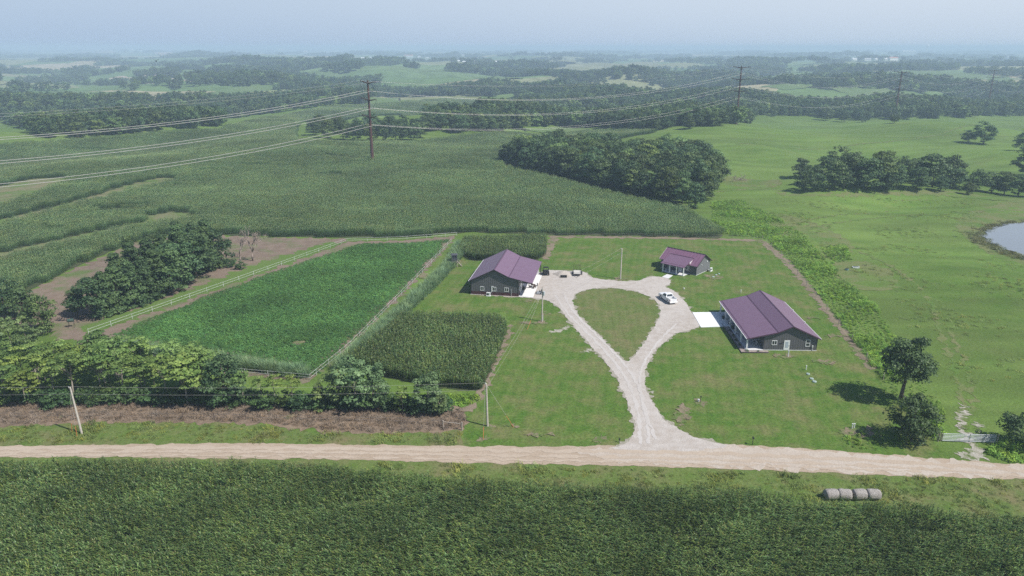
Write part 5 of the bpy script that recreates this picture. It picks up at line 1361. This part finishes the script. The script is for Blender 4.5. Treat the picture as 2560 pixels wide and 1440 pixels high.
# patio table with chairs and a grill on the barn slab
def patio_chair(x, y, z, rz, lab):
    o = empty("patio_chair", (x, y, z), rz, lab, "chair", "chairs round the patio table")
    M_ = M_PATIO
    MB().box((0, 0, .42), (.5, .5, .06)).build("seat", M_, o); MB().box((0, .25, .74), (.5, .06, .56)).build("backrest", M_, o)
    for sx in (-.22, .22):
        MB().box((sx, .2, .2), (.05, .05, .39)).build("leg", M_, o); MB().box((sx, -.2, .2), (.05, .05, .39)).build("leg", M_, o)
M_PATIO = plain("brown_patio_metal", (.075, .05, .04), .5)
x, y = G(1333, 720)
o = empty("patio_table", (x, y, .15), 0, "round dark patio table on the white slab beside the barn", "table")
MB().cyl((0, 0, .70), (0, 0, .74), .55, 18).build("tabletop", M_PATIO, o); MB().cyl((0, 0, 0), (0, 0, .70), .06, 8).cyl((0, 0, 0.002), (0, 0, .04), .3, 12).build("pedestal", M_PATIO, o)
for k, lab in enumerate(("patio chair on the gravel side of the round table", "patio chair at the far side of the round table", "patio chair on the barn side of the round table", "patio chair at the near side of the round table")):
    a = 1.5708 * k + .3; patio_chair(x + .85 * math.cos(a), y + .85 * math.sin(a), .15, a - 1.5708, lab)
x, y, _ = on(barn, 12.1, 3.4)
o = empty("barbecue_grill", (x, y, .15), R(-99), "black barbecue smoker in the shade against the barn wall", "grill")
MB().cyl((-.6, 0, .85), (.6, 0, .85), .32, 14).build("barrel", M_BLACK, o)
for sx in (-.5, .5):
    for sy in (-.22, .22): MB().box((sx, sy, .3), (.05, .05, .6)).build("leg", M_BLACK, o)
MB().cyl((.45, 0, 1.12), (.45, 0, 1.7), .06, 8).build("chimney", M_BLACK, o); MB().box((0, .45, .8), (1.0, .3, .04)).build("side_shelf", M_BLACK, o)
x, y = G(1350, 735)
o = empty("ride_on_mower", (x, y, .065), R(80), "grey zero turn mower standing on the gravel behind the near pole", "mower")
MB().box((0, .1, .45), (.8, 1.5, .25), taper=.85).build("body", M_CHAIR, o); MB().box((0, .35, .25), (1.35, .8, .18)).build("mower_deck", M_CHAIR, o)
MB().box((0, -.1, .65), (.5, .5, .12)).box((0, -.36, .92), (.5, .12, .5)).build("seat", M_BLACK, o)
MB().tube([(-.45, -.45, .55), (-.42, -.5, 1.5), (.42, -.5, 1.5), (.45, -.45, .55)], .03, 6).build("roll_bar", M_BLACK, o)
for s in (-1, 1): wheel(o, s * .55, -.55, .30, .25); wheel(o, s * .4, .95, .17, .14)
for s in (-1, 1): MB().tube([(s * .32, .1, .55), (s * .28, .25, 1.05)], .02, 5).build("steering_lever", M_BLACK, o)

# hunting blind on stilts
def blind(x, y, z, k, rz, lab, stairs=True):
    o = empty("hunting_blind", (x, y, z), rz, lab, "hunting blind"); o.scale = (k, k, k)
    MB().box((0, 0, 2.25), (1.35, 1.35, 1.75)).build("cabin_box", M_BLIND, o)
    MB().box((0, 0, 3.2), (1.7, 1.7, .12), taper=.8).build("roof", M_BLIND, o)
    for s in (-.3, .42): MB().box((s * .9, -.685, 2.55), (.36, .03, .3)).build("window", M_BLACK, o)
    MB().box((.685, .1, 2.5), (.03, .5, .3)).build("window", M_BLACK, o)
    for sx in (-.6, .6):
        for sy in (-.6, .6): MB().tube([(sx * 1.25, sy * 1.25, -.1), (sx, sy, 1.4)], .07, 6).build("leg", M_WOODP, o)
    MB().box((0, 0, 1.34), (1.6, 1.6, .09)).build("platform", M_WOODP, o)
    MB().tube([(-.72, -.72, .3), (.65, -.65, 1.2)], .045, 5).tube([(.72, -.72, .3), (-.65, -.65, 1.2)], .045, 5).build("brace", M_WOODP, o)
    if stairs:
        st = MB()
        for q in range(6): st.box((1.75 - .17 * q, -.2, .2 + .2 * q), (.26, .7, .05))
        st.tube([(1.9, -.55, .05), (.85, -.55, 1.3)], .05, 5).tube([(1.9, .15, .05), (.85, .15, 1.3)], .05, 5); st.build("stairs", M_WOODP, o)
        rl_ = MB(); rl_.tube([(1.75, -.55, .2), (1.75, -.55, 1.1), (.85, -.55, 2.1), (.85, -.55, 1.3)], .04, 5); rl_.build("handrail", M_WOODP, o)
M_BLIND = plain("dark_blind_panels", (.07, .072, .085), .7, 0, .15)
x, y = G(1136, 667); blind(x, y + .5, 0, 1.05, R(6), "dark box blind on stilts with stairs at the garden corner")
x, y = G(999, 256); blind(x, y, H(x, y), 1.5, R(10), "tiny dark blind on stilts in the far green clearing", False)
x, y = G(180, 818)
o = empty("game_feeder", (x, y, 0), R(20), "dark green barrel feeder on thin legs in the trees' shade", "feeder")
MB().cyl((-.55, 0, 1.55), (.55, 0, 1.55), .36, 14).build("barrel", plain("feeder_green", (.05, .085, .07), .5), o)
for sx in (-.45, .45):
    for sy in (-.4, .4): MB().tube([(sx * 1.2, sy * 1.2, 0), (sx, sy * .6, 1.3)], .035, 5).build("leg", M_DARK, o)
# hay bales by the front corn
M_HAY = ground_mat("grey_old_hay", (.42, .385, .355), (.34, .31, .285), (.52, .485, .455), .5, 3, 9, (.6, .35), bmp=.9)
for i, (px_, lab) in enumerate(((2076, "leftmost round hay bale, dark end in shadow"), (2109, "second round hay bale, creased round its middle"), (2146, "third round hay bale with a pale string arc"), (2181, "rightmost round hay bale, flattened on top"))):
    x, y = G(px_, 1247); g_ = np.random.default_rng(600 + i)
    nl, na = 9, 28; V_, F_ = [], []
    for k in range(nl):
        t = k / (nl - 1); rr = .72 * (1 - .12 * abs(2 * t - 1) ** 6)
        if i == 1 and k == 4: rr *= .93
        for j in range(na):
            a = 6.2832 * j / na; q = rr * (1 + g_.normal() * .012) * (1 - .10 * max(0, -math.sin(a)) ** 3) * (.94 if i == 3 and math.sin(a) > .8 else 1)
            V_.append(((t - .5) * 1.62 + g_.normal() * .01, q * math.cos(a), .69 + q * math.sin(a)))
    for k in range(nl - 1):
        for j in range(na):
            a, b = k * na + j, k * na + (j + 1) % na; F_.append((a, b, b + na, a + na))
    F_ += [tuple(range(na - 1, -1, -1)), tuple(range((nl - 1) * na, nl * na))]
    o = MB().add(V_, F_).build("hay_bale", M_HAY, None, True); o.location = (x, y, 0); o.rotation_euler = (0, 0, R((4, -6, 5, -3)[i])); tag(o, lab, "hay bale", "row of round bales beside the corn")
# small lids, pipes and markers in the lawns
M_LID = plain("pale_green_lid", (.34, .42, .38), .6)
for px_, py_, r_, lab in ((2020, 936, .32, "upper septic lid on the slope below the ranch house"), (2029, 948, .34, "middle septic lid below the ranch house"), (2036, 955, .36, "lowest septic lid below the ranch house"), (1783, 693, .34, "nearest pale lid in the bare patch by the cabin"), (1790, 688, .3, "middle pale lid in the bare patch by the cabin"), (1797, 685, .3, "farthest pale lid in the bare patch by the cabin")):
    x, y = G(px_, py_)
    o = empty("septic_lid", (x, y, 0), 0, lab, "lid"); MB().tube([(0, 0, 0), (0, 0, .16), (0, 0, .21)], [r_, r_, r_ * .86], 16).build("cover", M_LID, o); MB().box((0, 0, .225), (r_ * .5, .05, .03)).build("handle", M_DARK, o)
for px_, py_, h_, r_, lab in ((1970, 892, 1.15, .09, "tall white pipe with grey cap before the ranch house gable"), (2015, 925, .75, .07, "short white vent pipe above the septic lids"), (1852, 732, .65, .07, "white pipe standing alone behind the ranch house"), (2130, 1072, .8, .07, "left of two white pipes in the bare soil near the bushy tree"), (2135, 1071, .75, .07, "right of two white pipes in the bare soil near the bushy tree"), (1746, 1004, .3, .12, "stubby white pipe in the round bare spot"), (1710, 723, .2, .12, "tiny white pipe stub in the lawn behind the truck")):
    x, y = G(px_, py_); o = empty("vent_pipe", (x, y, 0), 0, lab, "pipe")
    MB().cyl((0, 0, -.05), (0, 0, h_), r_, 10).build("pipe_body", M_WHITE, o); MB().cyl((0, 0, h_ + .001), (0, 0, h_ + .12), r_ * 1.5, 10).build("pipe_cap", M_WHITE if h_ < 1 else M_STEEL, o)
for px_, py_, h_, lab, nm in ((1751, 1006, 1.0, "thin black hydrant standing in the round bare spot", "yard_hydrant"), (1881, 1112, 1.1, "black mailbox on a post at the road's upper edge", "mailbox"), (1548, 1106, .5, "small black marker at the left mouth of the drive", "drive_marker")):
    x, y = G(px_, py_); o = empty(nm, (x, y, 0), 0, lab, nm.replace("_", " "))
    MB().cyl((0, 0, -.05), (0, 0, h_), .045, 8).build("post", M_DARK, o)
    MB().box((0, -.05, h_ + .1), (.18, .42 if nm == "mailbox" else .2, .2)).build("mailbox_shell" if nm == "mailbox" else "marker_head" if nm == "drive_marker" else "spout", M_BLACK, o)
x, y = G(2139, 671); o = empty("water_trough", (x, y, 0), R(-3), "white trough lying in the rough grass beyond the weeds", "trough")
MB().box((0, 0, .22), (1.6, .6, .4), taper=1.1).build("basin", M_WHITE, o); MB().box((0, 0, .43), (1.5, .5, .02)).build("water_fill", M_GLASS, o)
x, y = G(2117, 676); o = empty("feed_tub", (x, y, 0), 0, "pale blue tub in the weeds left of the white trough", "tub"); MB().tube([(0, 0, 0), (0, 0, .4)], [.38, .5], 14).build("tub_body", plain("pale_blue_plastic", (.25, .45, .5), .5), o); MB().cyl((0, 0, .401), (0, 0, .43), .46, 14).build("tub_fill", M_DARK, o)
# brush pile of pulled trees
x, y = G(1850, 452)
o = empty("brush_pile", (x, y, H(x, y)), 0, "tangled grey brush pile right of the wood in the corn", "brush pile")
for k in range(5):
    b_ = bare_branches(700 + k, 6.0, .12, .6, 4).build("branch_heap", BARK_DEAD, o, True); b_.rotation_euler = (R(70 + 8 * k), R(20 * k - 30), R(75 * k)); b_.location = (k * 1.4 - 3, (k % 2) * 1.2, .4); b_.scale = (1, 1, 1)
# ---------------------------------------------------------------- fences and gate
def dist_along(P_, step):
    out = []; left = 0
    for (x0, y0), (x1, y1) in zip(P_[:-1], P_[1:]):
        L_ = math.hypot(x1 - x0, y1 - y0); s = left
        while s < L_:
            out.append((x0 + (x1 - x0) * s / L_, y0 + (y1 - y0) * s / L_)); s += step
        left = s - L_
    out.append(P_[-1]); return out
def fence(px_, step, h_, lab, rails, pr, mat_p, mat_r, rail_r, name="wire_fence", rail_name="wire"):
    P_ = gpoly(px_); x0, y0 = P_[0]
    o = empty(name, (x0, y0, H(x0, y0)), 0, lab, "fence")
    for x, y in dist_along(P_, step):
        zz = H(x, y) - H(x0, y0)
        MB().cyl((x - x0, y - y0, zz - .1), (x - x0, y - y0, zz + h_ * rnd.uniform(.97, 1.05)), pr, 6).build("post", mat_p, o)
    for z_ in rails:
        Q = dist_along(P_, 3.0)
        MB().tube([(x - x0, y - y0, H(x, y) - H(x0, y0) + z_) for x, y in Q], rail_r, 4).build(rail_name, mat_r, o)
M_TAPE = plain("white_fence_tape", (.60, .62, .60), .5, 0, .04)
M_POSTW = plain("white_fence_post", (.62, .63, .61), .6)
M_WIRE = plain("fence_wire", (.28, .26, .25), .5, .5)
M_TPOST = plain("rusty_fence_post", (.10, .07, .06), .8)
fence([(222, 836), (560, 716), (868, 605)], 5.0, 1.25, "white tape fence running between the junipers and the bean field", (.55, 1.15), .04, M_POSTW, M_TAPE, .024, "tape_fence", "tape")
fence([(868, 605), (1000, 601), (1142, 590)], 6.0, 1.2, "white tape fence along the top end of the bean field", (.55, 1.15), .04, M_POSTW, M_TAPE, .03, "tape_fence", "tape")
fence([(1128, 606), (1000, 742), (872, 872), (775, 951)], 4.5, 1.2, "white tape fence between the bean field and the tall grass screen", (.5, 1.15), .035, M_POSTW, M_TAPE, .02, "tape_fence", "tape")
fence([(372, 893), (600, 936), (775, 951)], 4.5, 1.2, "thin white fence along the lower end of the bean field", (.6, 1.15), .035, M_POSTW, M_TAPE, .02, "tape_fence", "tape")
fence([(-90, 1046), (300, 1046), (640, 1050), (1000, 1058), (1105, 1066)], 5.0, 1.1, "old wire fence buried in dead brush above the road verge", (.5, .95), .04, M_TPOST, M_WIRE, .012)
fence([(1375, 592), (1500, 592), (1700, 594), (1905, 599)], 8.0, 1.2, "wire fence along the back of the mown lawn by the corn", (.6, 1.1), .04, M_TPOST, M_WIRE, .012)
fence([(1905, 599), (1960, 645), (2054, 760), (2124, 846), (2209, 952), (2240, 990), (2300, 1050), (2343, 1101)], 9.0, 1.35, "wire fence with pale wooden posts along the bright weeds", (.5, .85, 1.2), .07, M_WOODP, M_WIRE, .012)
o = empty("corner_brace", (*G(1155, 1076), 0), 0, "weathered wooden H brace at the end of the brush strip", "fence")
x0, y0 = G(1155, 1076); x1, y1 = G(1108, 1070)
MB().cyl((0, 0, -.1), (0, 0, 1.45), .11, 8).build("post", M_WOODP, o); MB().cyl((x1 - x0, y1 - y0, -.1), (x1 - x0, y1 - y0, 1.35), .10, 8).build("post", M_WOODP, o)
MB().cyl((0, 0, 1.15), (x1 - x0, y1 - y0, 1.1), .06, 6).build("brace_rail", M_WOODP, o)
def pipe_gate(a, b, lab):
    x0, y0 = a; L_ = math.hypot(b[0] - x0, b[1] - y0)
    o = empty("pipe_gate", (x0, y0, 0), math.atan2(b[1] - y0, b[0] - x0), lab, "gate", "pair of pipe gates across the lane")
    fr = MB().tube([(0.05, 0, .2), (L_ - .05, 0, .2), (L_ - .05, 0, 1.35), (.05, 0, 1.35), (.05, 0, .2)], .05, 6); fr.build("frame", M_STEEL, o)
    for k in range(1, 5): MB().cyl((.05, 0, .2 + .23 * k), (L_ - .05, 0, .2 + .23 * k), .045, 6).build("rail", M_STEEL, o)
    for k in (1, 2): MB().cyl((L_ * k / 3, 0, .2), (L_ * k / 3, 0, 1.35), .025, 6).build("upright", M_STEEL, o)
pipe_gate(G(2354, 1104), G(2421, 1106), "left half of the galvanised pipe gate, beside the wooden post"); pipe_gate(G(2422, 1106), G(2488, 1108), "right half of the galvanised pipe gate, reaching the bushy tree")
for px_, py_, h_, lab in ((2345, 1104, 1.6, "leaning pale wooden post at the left end of the pipe gate"), (2351, 1103, 1.3, "short dark post hidden beside the gate's hinge"), (2491, 1108, 1.5, "wooden post at the right end of the pipe gate")):
    x, y = G(px_, py_); o = empty("gate_post", (x, y, 0), 0, lab, "post"); MB().tube([(0, 0, -.1), (.08, 0, h_)], .10, 8).build("timber", M_WOODP, o); MB().cyl((.11, -.1, h_ * .7), (.11, .1, h_ * .7), .03, 6).build("hinge", M_DARK, o)

# ---------------------------------------------------------------- utility poles and their wires
M_ORANGE = plain("orange_guy_guard", (.55, .17, .06), .5)
M_ALU = plain("aluminium_wire", (.60, .56, .52), .45, .3, .05)
def utility_pole(px_, py_, h_, lab, leanx=0.0, box=False):
    x, y = G(px_, py_); o = empty("utility_pole", (x, y, 0), 0, lab, "utility pole")
    MB().tube([(0, 0, -.2), (leanx * .5, 0, h_ * .5), (leanx, 0, h_)], [.17, .15, .115], 10).build("shaft", M_POLE, o)
    MB().cyl((leanx - .16, -.05, h_ - .12), (leanx - .16, -.05, h_ + .12), .06, 8).build("insulator", M_STEEL, o)
    MB().cyl((leanx - .14, 0, h_ - 1.1), (leanx - .22, 0, h_ - 1.1), .05, 8).build("insulator", M_STEEL, o)
    if box:
        MB().tube([(leanx * .85 + .3, -.1, h_ * .86 - .45), (leanx * .85 + .3, -.1, h_ * .86 - .4), (leanx * .85 + .3, -.1, h_ * .86 + .4)], [.2, .24, .24], 12).build("transformer", M_STEEL, o)
        MB().box((.17, -.05, .9), (.2, .14, 1.3)).build("riser_guard", plain("pale_riser", (.5, .5, .48), .6), o)
    return Vector((x + leanx - .16, y, h_ + .1)), Vector((x + leanx - .2, y, h_ - 1.1))
u1 = utility_pole(205, 1085, 7.9, "leaning pale utility pole in front of the locust grove", -.28)
u2 = utility_pole(1219, 1066, 7.4, "slim utility pole on the lawn beside the corn plot", -.12)
u3 = utility_pole(1355, 804, 7.5, "utility pole with transformer near the barn's white slab", .05, True)
u4 = utility_pole(1551, 698, 8.1, "utility pole standing alone behind the driveway loop", .02)
x, y = G(1550, 694); 
def catenary(a, b, sag, n=24):
    return [a.lerp(b, k / n) - Vector((0, 0, 4 * sag * (k / n) * (1 - k / n))) for k in range(n + 1)]
def wire(name, a, b, sag, r_, lab, group, n=24, twin=0.0):
    mb = MB(); org = a
    d = (b - a); s_ = Vector((-d.y, d.x, 0)).normalized()
    P_ = catenary(a, b, sag, n)
    for off in ((-twin / 2, twin / 2) if twin else (0,)):
        mb.tube([p - org + s_ * off for p in P_], r_, 5)
    if twin:
        for k in range(0, n + 1, 3): mb.tube([P_[k] - org - s_ * twin / 2, P_[k] - org + s_ * twin / 2], r_ * .8, 4)
    o = mb.build(name, M_ALU, None, False); o.location = org
    tag(o, lab, "wire", group)
u0 = (u1[0] + Vector((-62, 1, 0)), u1[1] + Vector((-62, 1, 0)))
for (a, b, w_) in ((u0, u1, "from the leaning pole out of the picture to the left"), (u1, u2, "between the leaning pole and the lawn pole"), (u2, u3, "between the lawn pole and the transformer pole"), (u3, u4, "between the transformer pole and the pole behind the loop")):
    for k, nm in ((0, "upper"), (1, "lower")): wire("utility_wire", a[k], b[k], .5, .010, f"{nm} thin wire {w_}", "thin wires of the wooden poles", 16)
for (px_, py_, top, lab) in ((193, 1094, u1[1], "orange guarded guy wire right of the leaning pole's foot"), (180, 1084, u1[1], "orange guarded guy wire left of the leaning pole"), (1208, 1100, u2[1], "orange guarded guy wire in front of the lawn pole"), (1284, 1068, u2[0], "orange guarded guy wire slanting to the right of the lawn pole"), (1318, 824, u3[1], "orange guarded guy wire below the transformer pole")):
    x, y = G(px_, py_); a = Vector((x, y, 0)); o = empty("guy_wire", a, 0, lab, "guy wire")
    v = top - a; MB().tube([v * 0.0, v * .26], .035, 6).build("guard", M_ORANGE, o); MB().tube([v * .28, v], .012, 4).build("strand", M_ALU, o)

# ---------------------------------------------------------------- steel pylons
M_RUST = plain("weathering_steel", (.095, .045, .040), .8, 0, .2, 1.5, .2)
M_INS = plain("insulator_glass", (.20, .22, .24), .3)
pyl = [(-71.2, 369.1), (165.4, 542.5)]
def along_ray(px_, py_, prev, dist):
    d = ray(px_, py_)
    for t in np.linspace(200, 3000, 5601):
        if t * d[1] > prev[1] and math.hypot(t * d[0] - prev[0], t * d[1] - prev[1]) > dist: return (t * d[0], t * d[1]), CAM_H + d[2] * t
p3, z3 = along_ray(2255, 179, pyl[1], 293); p4, z4 = along_ray(2487, 175.5, p3, 300)
pyl += [p3, p4]
p0 = (pyl[0][0] - 210, pyl[0][1] - 205); p5 = (2 * p4[0] - p3[0], 2 * p4[1] - p3[1])
tops = [40.1, 42.75, z3, z4]
plab = ("nearest rust brown steel pylon rising from the corn field", "second steel pylon at the crest of the upper pasture", "third pylon standing beyond the pasture's tree edge", "fourth and faintest pylon near the right picture edge")
def bis(a, b, c):
    d1 = Vector((b[0] - a[0], b[1] - a[1], 0)).normalized(); d2 = Vector((c[0] - b[0], c[1] - b[1], 0)).normalized()
    return (d1 + d2).normalized()
line = [p0] + pyl + [p5]; att = []
for i in range(1, 5):
    x, y = line[i]; zb = H(x, y); top = tops[i - 1] - zb
    d = bis(line[i - 1], line[i], line[i + 1]); s_ = Vector((d.y, -d.x, 0))
    o = empty("steel_pylon", (x, y, zb), 0, plab[i - 1], "pylon", "steel pylons of the power line")
    MB().tube([(0, 0, -.5), (0, 0, top * .5), (0, 0, top + .4)], [.85, .62, .40] if i < 3 else [1.15, .85, .6], 12).build("shaft", M_RUST, o)
    pts = []
    for lv in range(3):
        za = top - .9 - lv * 8.25
        for sd in (-1, 1):
            tip = s_ * sd * 7.2 + Vector((0, 0, za + .9))
            MB().tube([s_ * sd * .4 + Vector((0, 0, za)), s_ * sd * 3 + Vector((0, 0, za + .25)), tip], [.42, .30, .16], 6).tube([tip, tip - Vector((0, 0, .9))], [.16, .12], 6).build("crossarm", M_RUST, o)
            cp = s_ * sd * 3.9 + Vector((0, 0, za - 3.6))
            MB().tube([tip - Vector((0, 0, .9)), cp], .07, 5).tube([s_ * sd * .5 + Vector((0, 0, za - .6)), cp], .07, 5).build("insulator_string", M_INS, o)
            pts.append(Vector((x, y, zb)) + cp)
            if lv == 0: pts.append(Vector((x, y, zb)) + tip + Vector((0, 0, .05)))
    att.append(pts)
d0 = Vector((p0[0] - pyl[0][0], p0[1] - pyl[0][1], 0)); d5 = Vector((p5[0] - p4[0], p5[1] - p4[1], 0))
ends0 = [p + d0 for p in att[0]]; ends5 = [p + d5 for p in att[-1]]
spans = [(ends0, att[0], "left of the nearest pylon"), (att[0], att[1], "between the first and second pylon"), (att[1], att[2], "between the second and third pylon"), (att[2], att[3], "between the third and fourth pylon"), (att[3], ends5, "right of the fourth pylon")]
nm = ["upper far side cable", "far side shield wire", "upper near side cable", "near side shield wire", "middle far side cable", "middle near side cable", "lowest far side cable", "lowest near side cable"]
for si, (A_, B_, w_) in enumerate(spans):
    for k in range(8):
        sh = k in (1, 3)
        wire("power_cable" if not sh else "shield_wire", B_[k] if si == 0 else A_[k], A_[k] if si == 0 else B_[k], 7.0 if sh else 10.5, (.026 if sh else .045) if si == 0 else (.016 if sh else .024) if si == 1 else .026, f"{nm[k]} {w_}", "cables of the steel power line", 42, 0.0 if sh else 0.55)

# ---------------------------------------------------------------- far farm buildings
M_FARW = plain("far_white_metal", (.85, .85, .83), .5, 0, .03); M_FARR = plain("far_red_brown_roof", (.45, .22, .16), .6); M_FARG = plain("far_grey_roof", (.55, .56, .57), .5)
def far_barn(px_, py_, wpx, rf, lab, rz=0.0, hk=0.26):
    x, y = G(px_, py_); zc = y * math.cos(PITCH) + 56 * math.sin(PITCH); wd = wpx * zc / FPX
    o = empty("farm_building", (x, y, H(x, y) + 0.2), rz, lab, "farm building", "far white farm buildings")
    dp, ht = max(12, wd * .35), wd * hk if wd * hk < 14 else 14; ht = max(ht, 5.5)
    MB().box((0, 0, ht * .3), (wd, dp, ht * .6 + 3)).build("wall", M_FARW, o)
    r_ = MB(); prism_x(r_, [(-dp * .56, ht * .6 + 1.3), (dp * .56, ht * .6 + 1.3), (0, ht + 1.5)], -wd * .52, wd * .52); r_.build("roof", rf, o)
for a in ((331, 126, 9, M_FARW, "brightest white shed of the upper left farmstead"), (353, 128, 7, M_FARW, "white shed just right of the brightest left shed"), (410, 119, 6, M_FARW, "lone white speck of a barn near the left horizon"), (545, 127, 7, M_FARG, "small pale barn left of the pylon near the horizon"), (32, 127, 5, M_FARW, "tiny white barn near the left picture edge"), (703, 126, 12, M_FARW, "pale elevator shed under the left horizon"), (728, 125, 16, M_FARW, "long pale shed beside the elevator shed"), (764, 130, 9, M_FARG, "faint flat shed right of the long pale one"),
          (907, 150, 7, M_FARW, "white house left in the village above the pylon"), (926, 146, 8, M_FARW, "white house right in the village above the pylon"), (1022, 143, 20, M_FARR, "largest white building with brown roof in the middle distance"), (1048, 143, 7, M_FARW, "small white shed right of the largest far building"), (1068, 147, 9, M_FARW, "low white shed right of the village"), (1147, 156, 5, M_FARW, "steep white roof catching the sun in middle trees"), (1161, 158, 8, M_FARW, "white farmhouse beside the steep white roof"), (1186, 157, 4, M_FARG, "small grey shed right of the white farmhouse"), (1240, 158, 6, M_FARW, "white shed at the edge of the pale middle field"), (1158, 140, 5, M_FARW, "faint white barn high above the middle farmhouse"),
          (2135, 150, 12, M_FARW, "left white shed of the right horizon farm"), (2168, 151, 16, M_FARG, "curved pale shed of the right horizon farm"), (2189, 150, 6, M_FARW, "white silo like shed of the right horizon farm"), (2232, 150, 24, M_FARR, "long red brown roofed barn on the right horizon"), (2214, 150, 7, M_FARW, "white end shed beside the red brown barn"), (2271, 132, 30, M_FARW, "long faint white sheds just under the right horizon"), (2190, 129, 5, M_FARW, "tiny white shed high on the right horizon"), (2518, 145, 6, M_FARW, "small white barn near the right picture edge")):
    far_barn(*a, rz=rnd.uniform(-.25, .25))
# water tower
x, y = G(2316, 132); o = empty("water_tower", (x, y, H(x, y)), 0, "pale ball topped water tower on the right horizon", "water tower")
zc = y * .95; k = zc / FPX
MB().cyl((0, 0, 0), (0, 0, 13 * k), 1.0 * k, 10).build("tower_stem", M_FARW, o)
MB().tube([(0, 0, 12.4 * k), (0, 0, 13.6 * k), (0, 0, 15.6 * k), (0, 0, 17.8 * k), (0, 0, 19.2 * k), (0, 0, 19.8 * k)], [1.2 * k, 3.4 * k, 4.4 * k, 4.0 * k, 2.4 * k, .4 * k], 14).build("tank", M_FARW, o)
# a bird over the upper left woods
o = empty("bird", tuple(np.array([0, 0, CAM_H]) + ray(390.5, 153) * 140), R(30), "tiny dark bird flying above the upper left woods", "bird")
b_ = MB(); b_.tube([(0, -.28, .02), (0, -.15, 0), (0, .05, .02), (0, .2, .06), (0, .3, .05)], [.03, .09, .12, .08, .015], 8)
for s in (-1, 1): b_.add([(s * .05, -.08, .06), (s * .05, .14, .06), (s * .3, .12, .26), (s * .55, -.05, .40), (s * .3, -.1, .24), (s * .05, -.08, .04), (s * .05, .14, .04), (s * .3, .12, .24), (s * .55, -.05, .385), (s * .3, -.1, .22)], [(0, 1, 2, 4), (4, 2, 3), (9, 7, 6, 5), (8, 7, 9), (1, 6, 7, 2), (2, 7, 8, 3), (3, 8, 9, 4), (4, 9, 5, 0), (0, 5, 6, 1)] if s > 0 else [(4, 2, 1, 0), (3, 2, 4), (5, 6, 7, 9), (9, 7, 8), (2, 7, 6, 1), (3, 8, 7, 2), (4, 9, 8, 3), (0, 5, 9, 4), (1, 6, 5, 0)])
b_.add([(-.04, -.25, .02), (.04, -.25, .02), (.1, -.48, .02), (-.1, -.48, .02), (0, -.36, .045)], [(0, 1, 4), (1, 2, 4), (2, 3, 4), (3, 0, 4), (3, 2, 1, 0)])
b_.build("bird_body", M_BLACK, o)
# ---------------------------------------------------------------- haze in the air
def make_haze():
    mb = MB().box((0, 9500, 10), (36000, 22400, 120))
    m = bpy.data.materials.new("haze_air"); m.use_nodes = True
    N, L = m.node_tree.nodes, m.node_tree.links
    N.remove(N["Principled BSDF"])
    v = N.new("ShaderNodeVolumePrincipled")
    v.inputs["Color"].default_value = HAZE_C
    v.inputs["Density"].default_value = HAZE_D
    v.inputs["Anisotropy"].default_value = 0.0
    L.new(v.outputs[0], N["Material Output"].inputs["Volume"])
    o = mb.build("haze", m); o["kind"] = "stuff"
    o["label"] = "pale blue summer haze hanging over the far land"
    return o
HAZE_C, HAZE_D = (0.62, 0.79, 1.0, 1.0), 0.00032
make_haze()
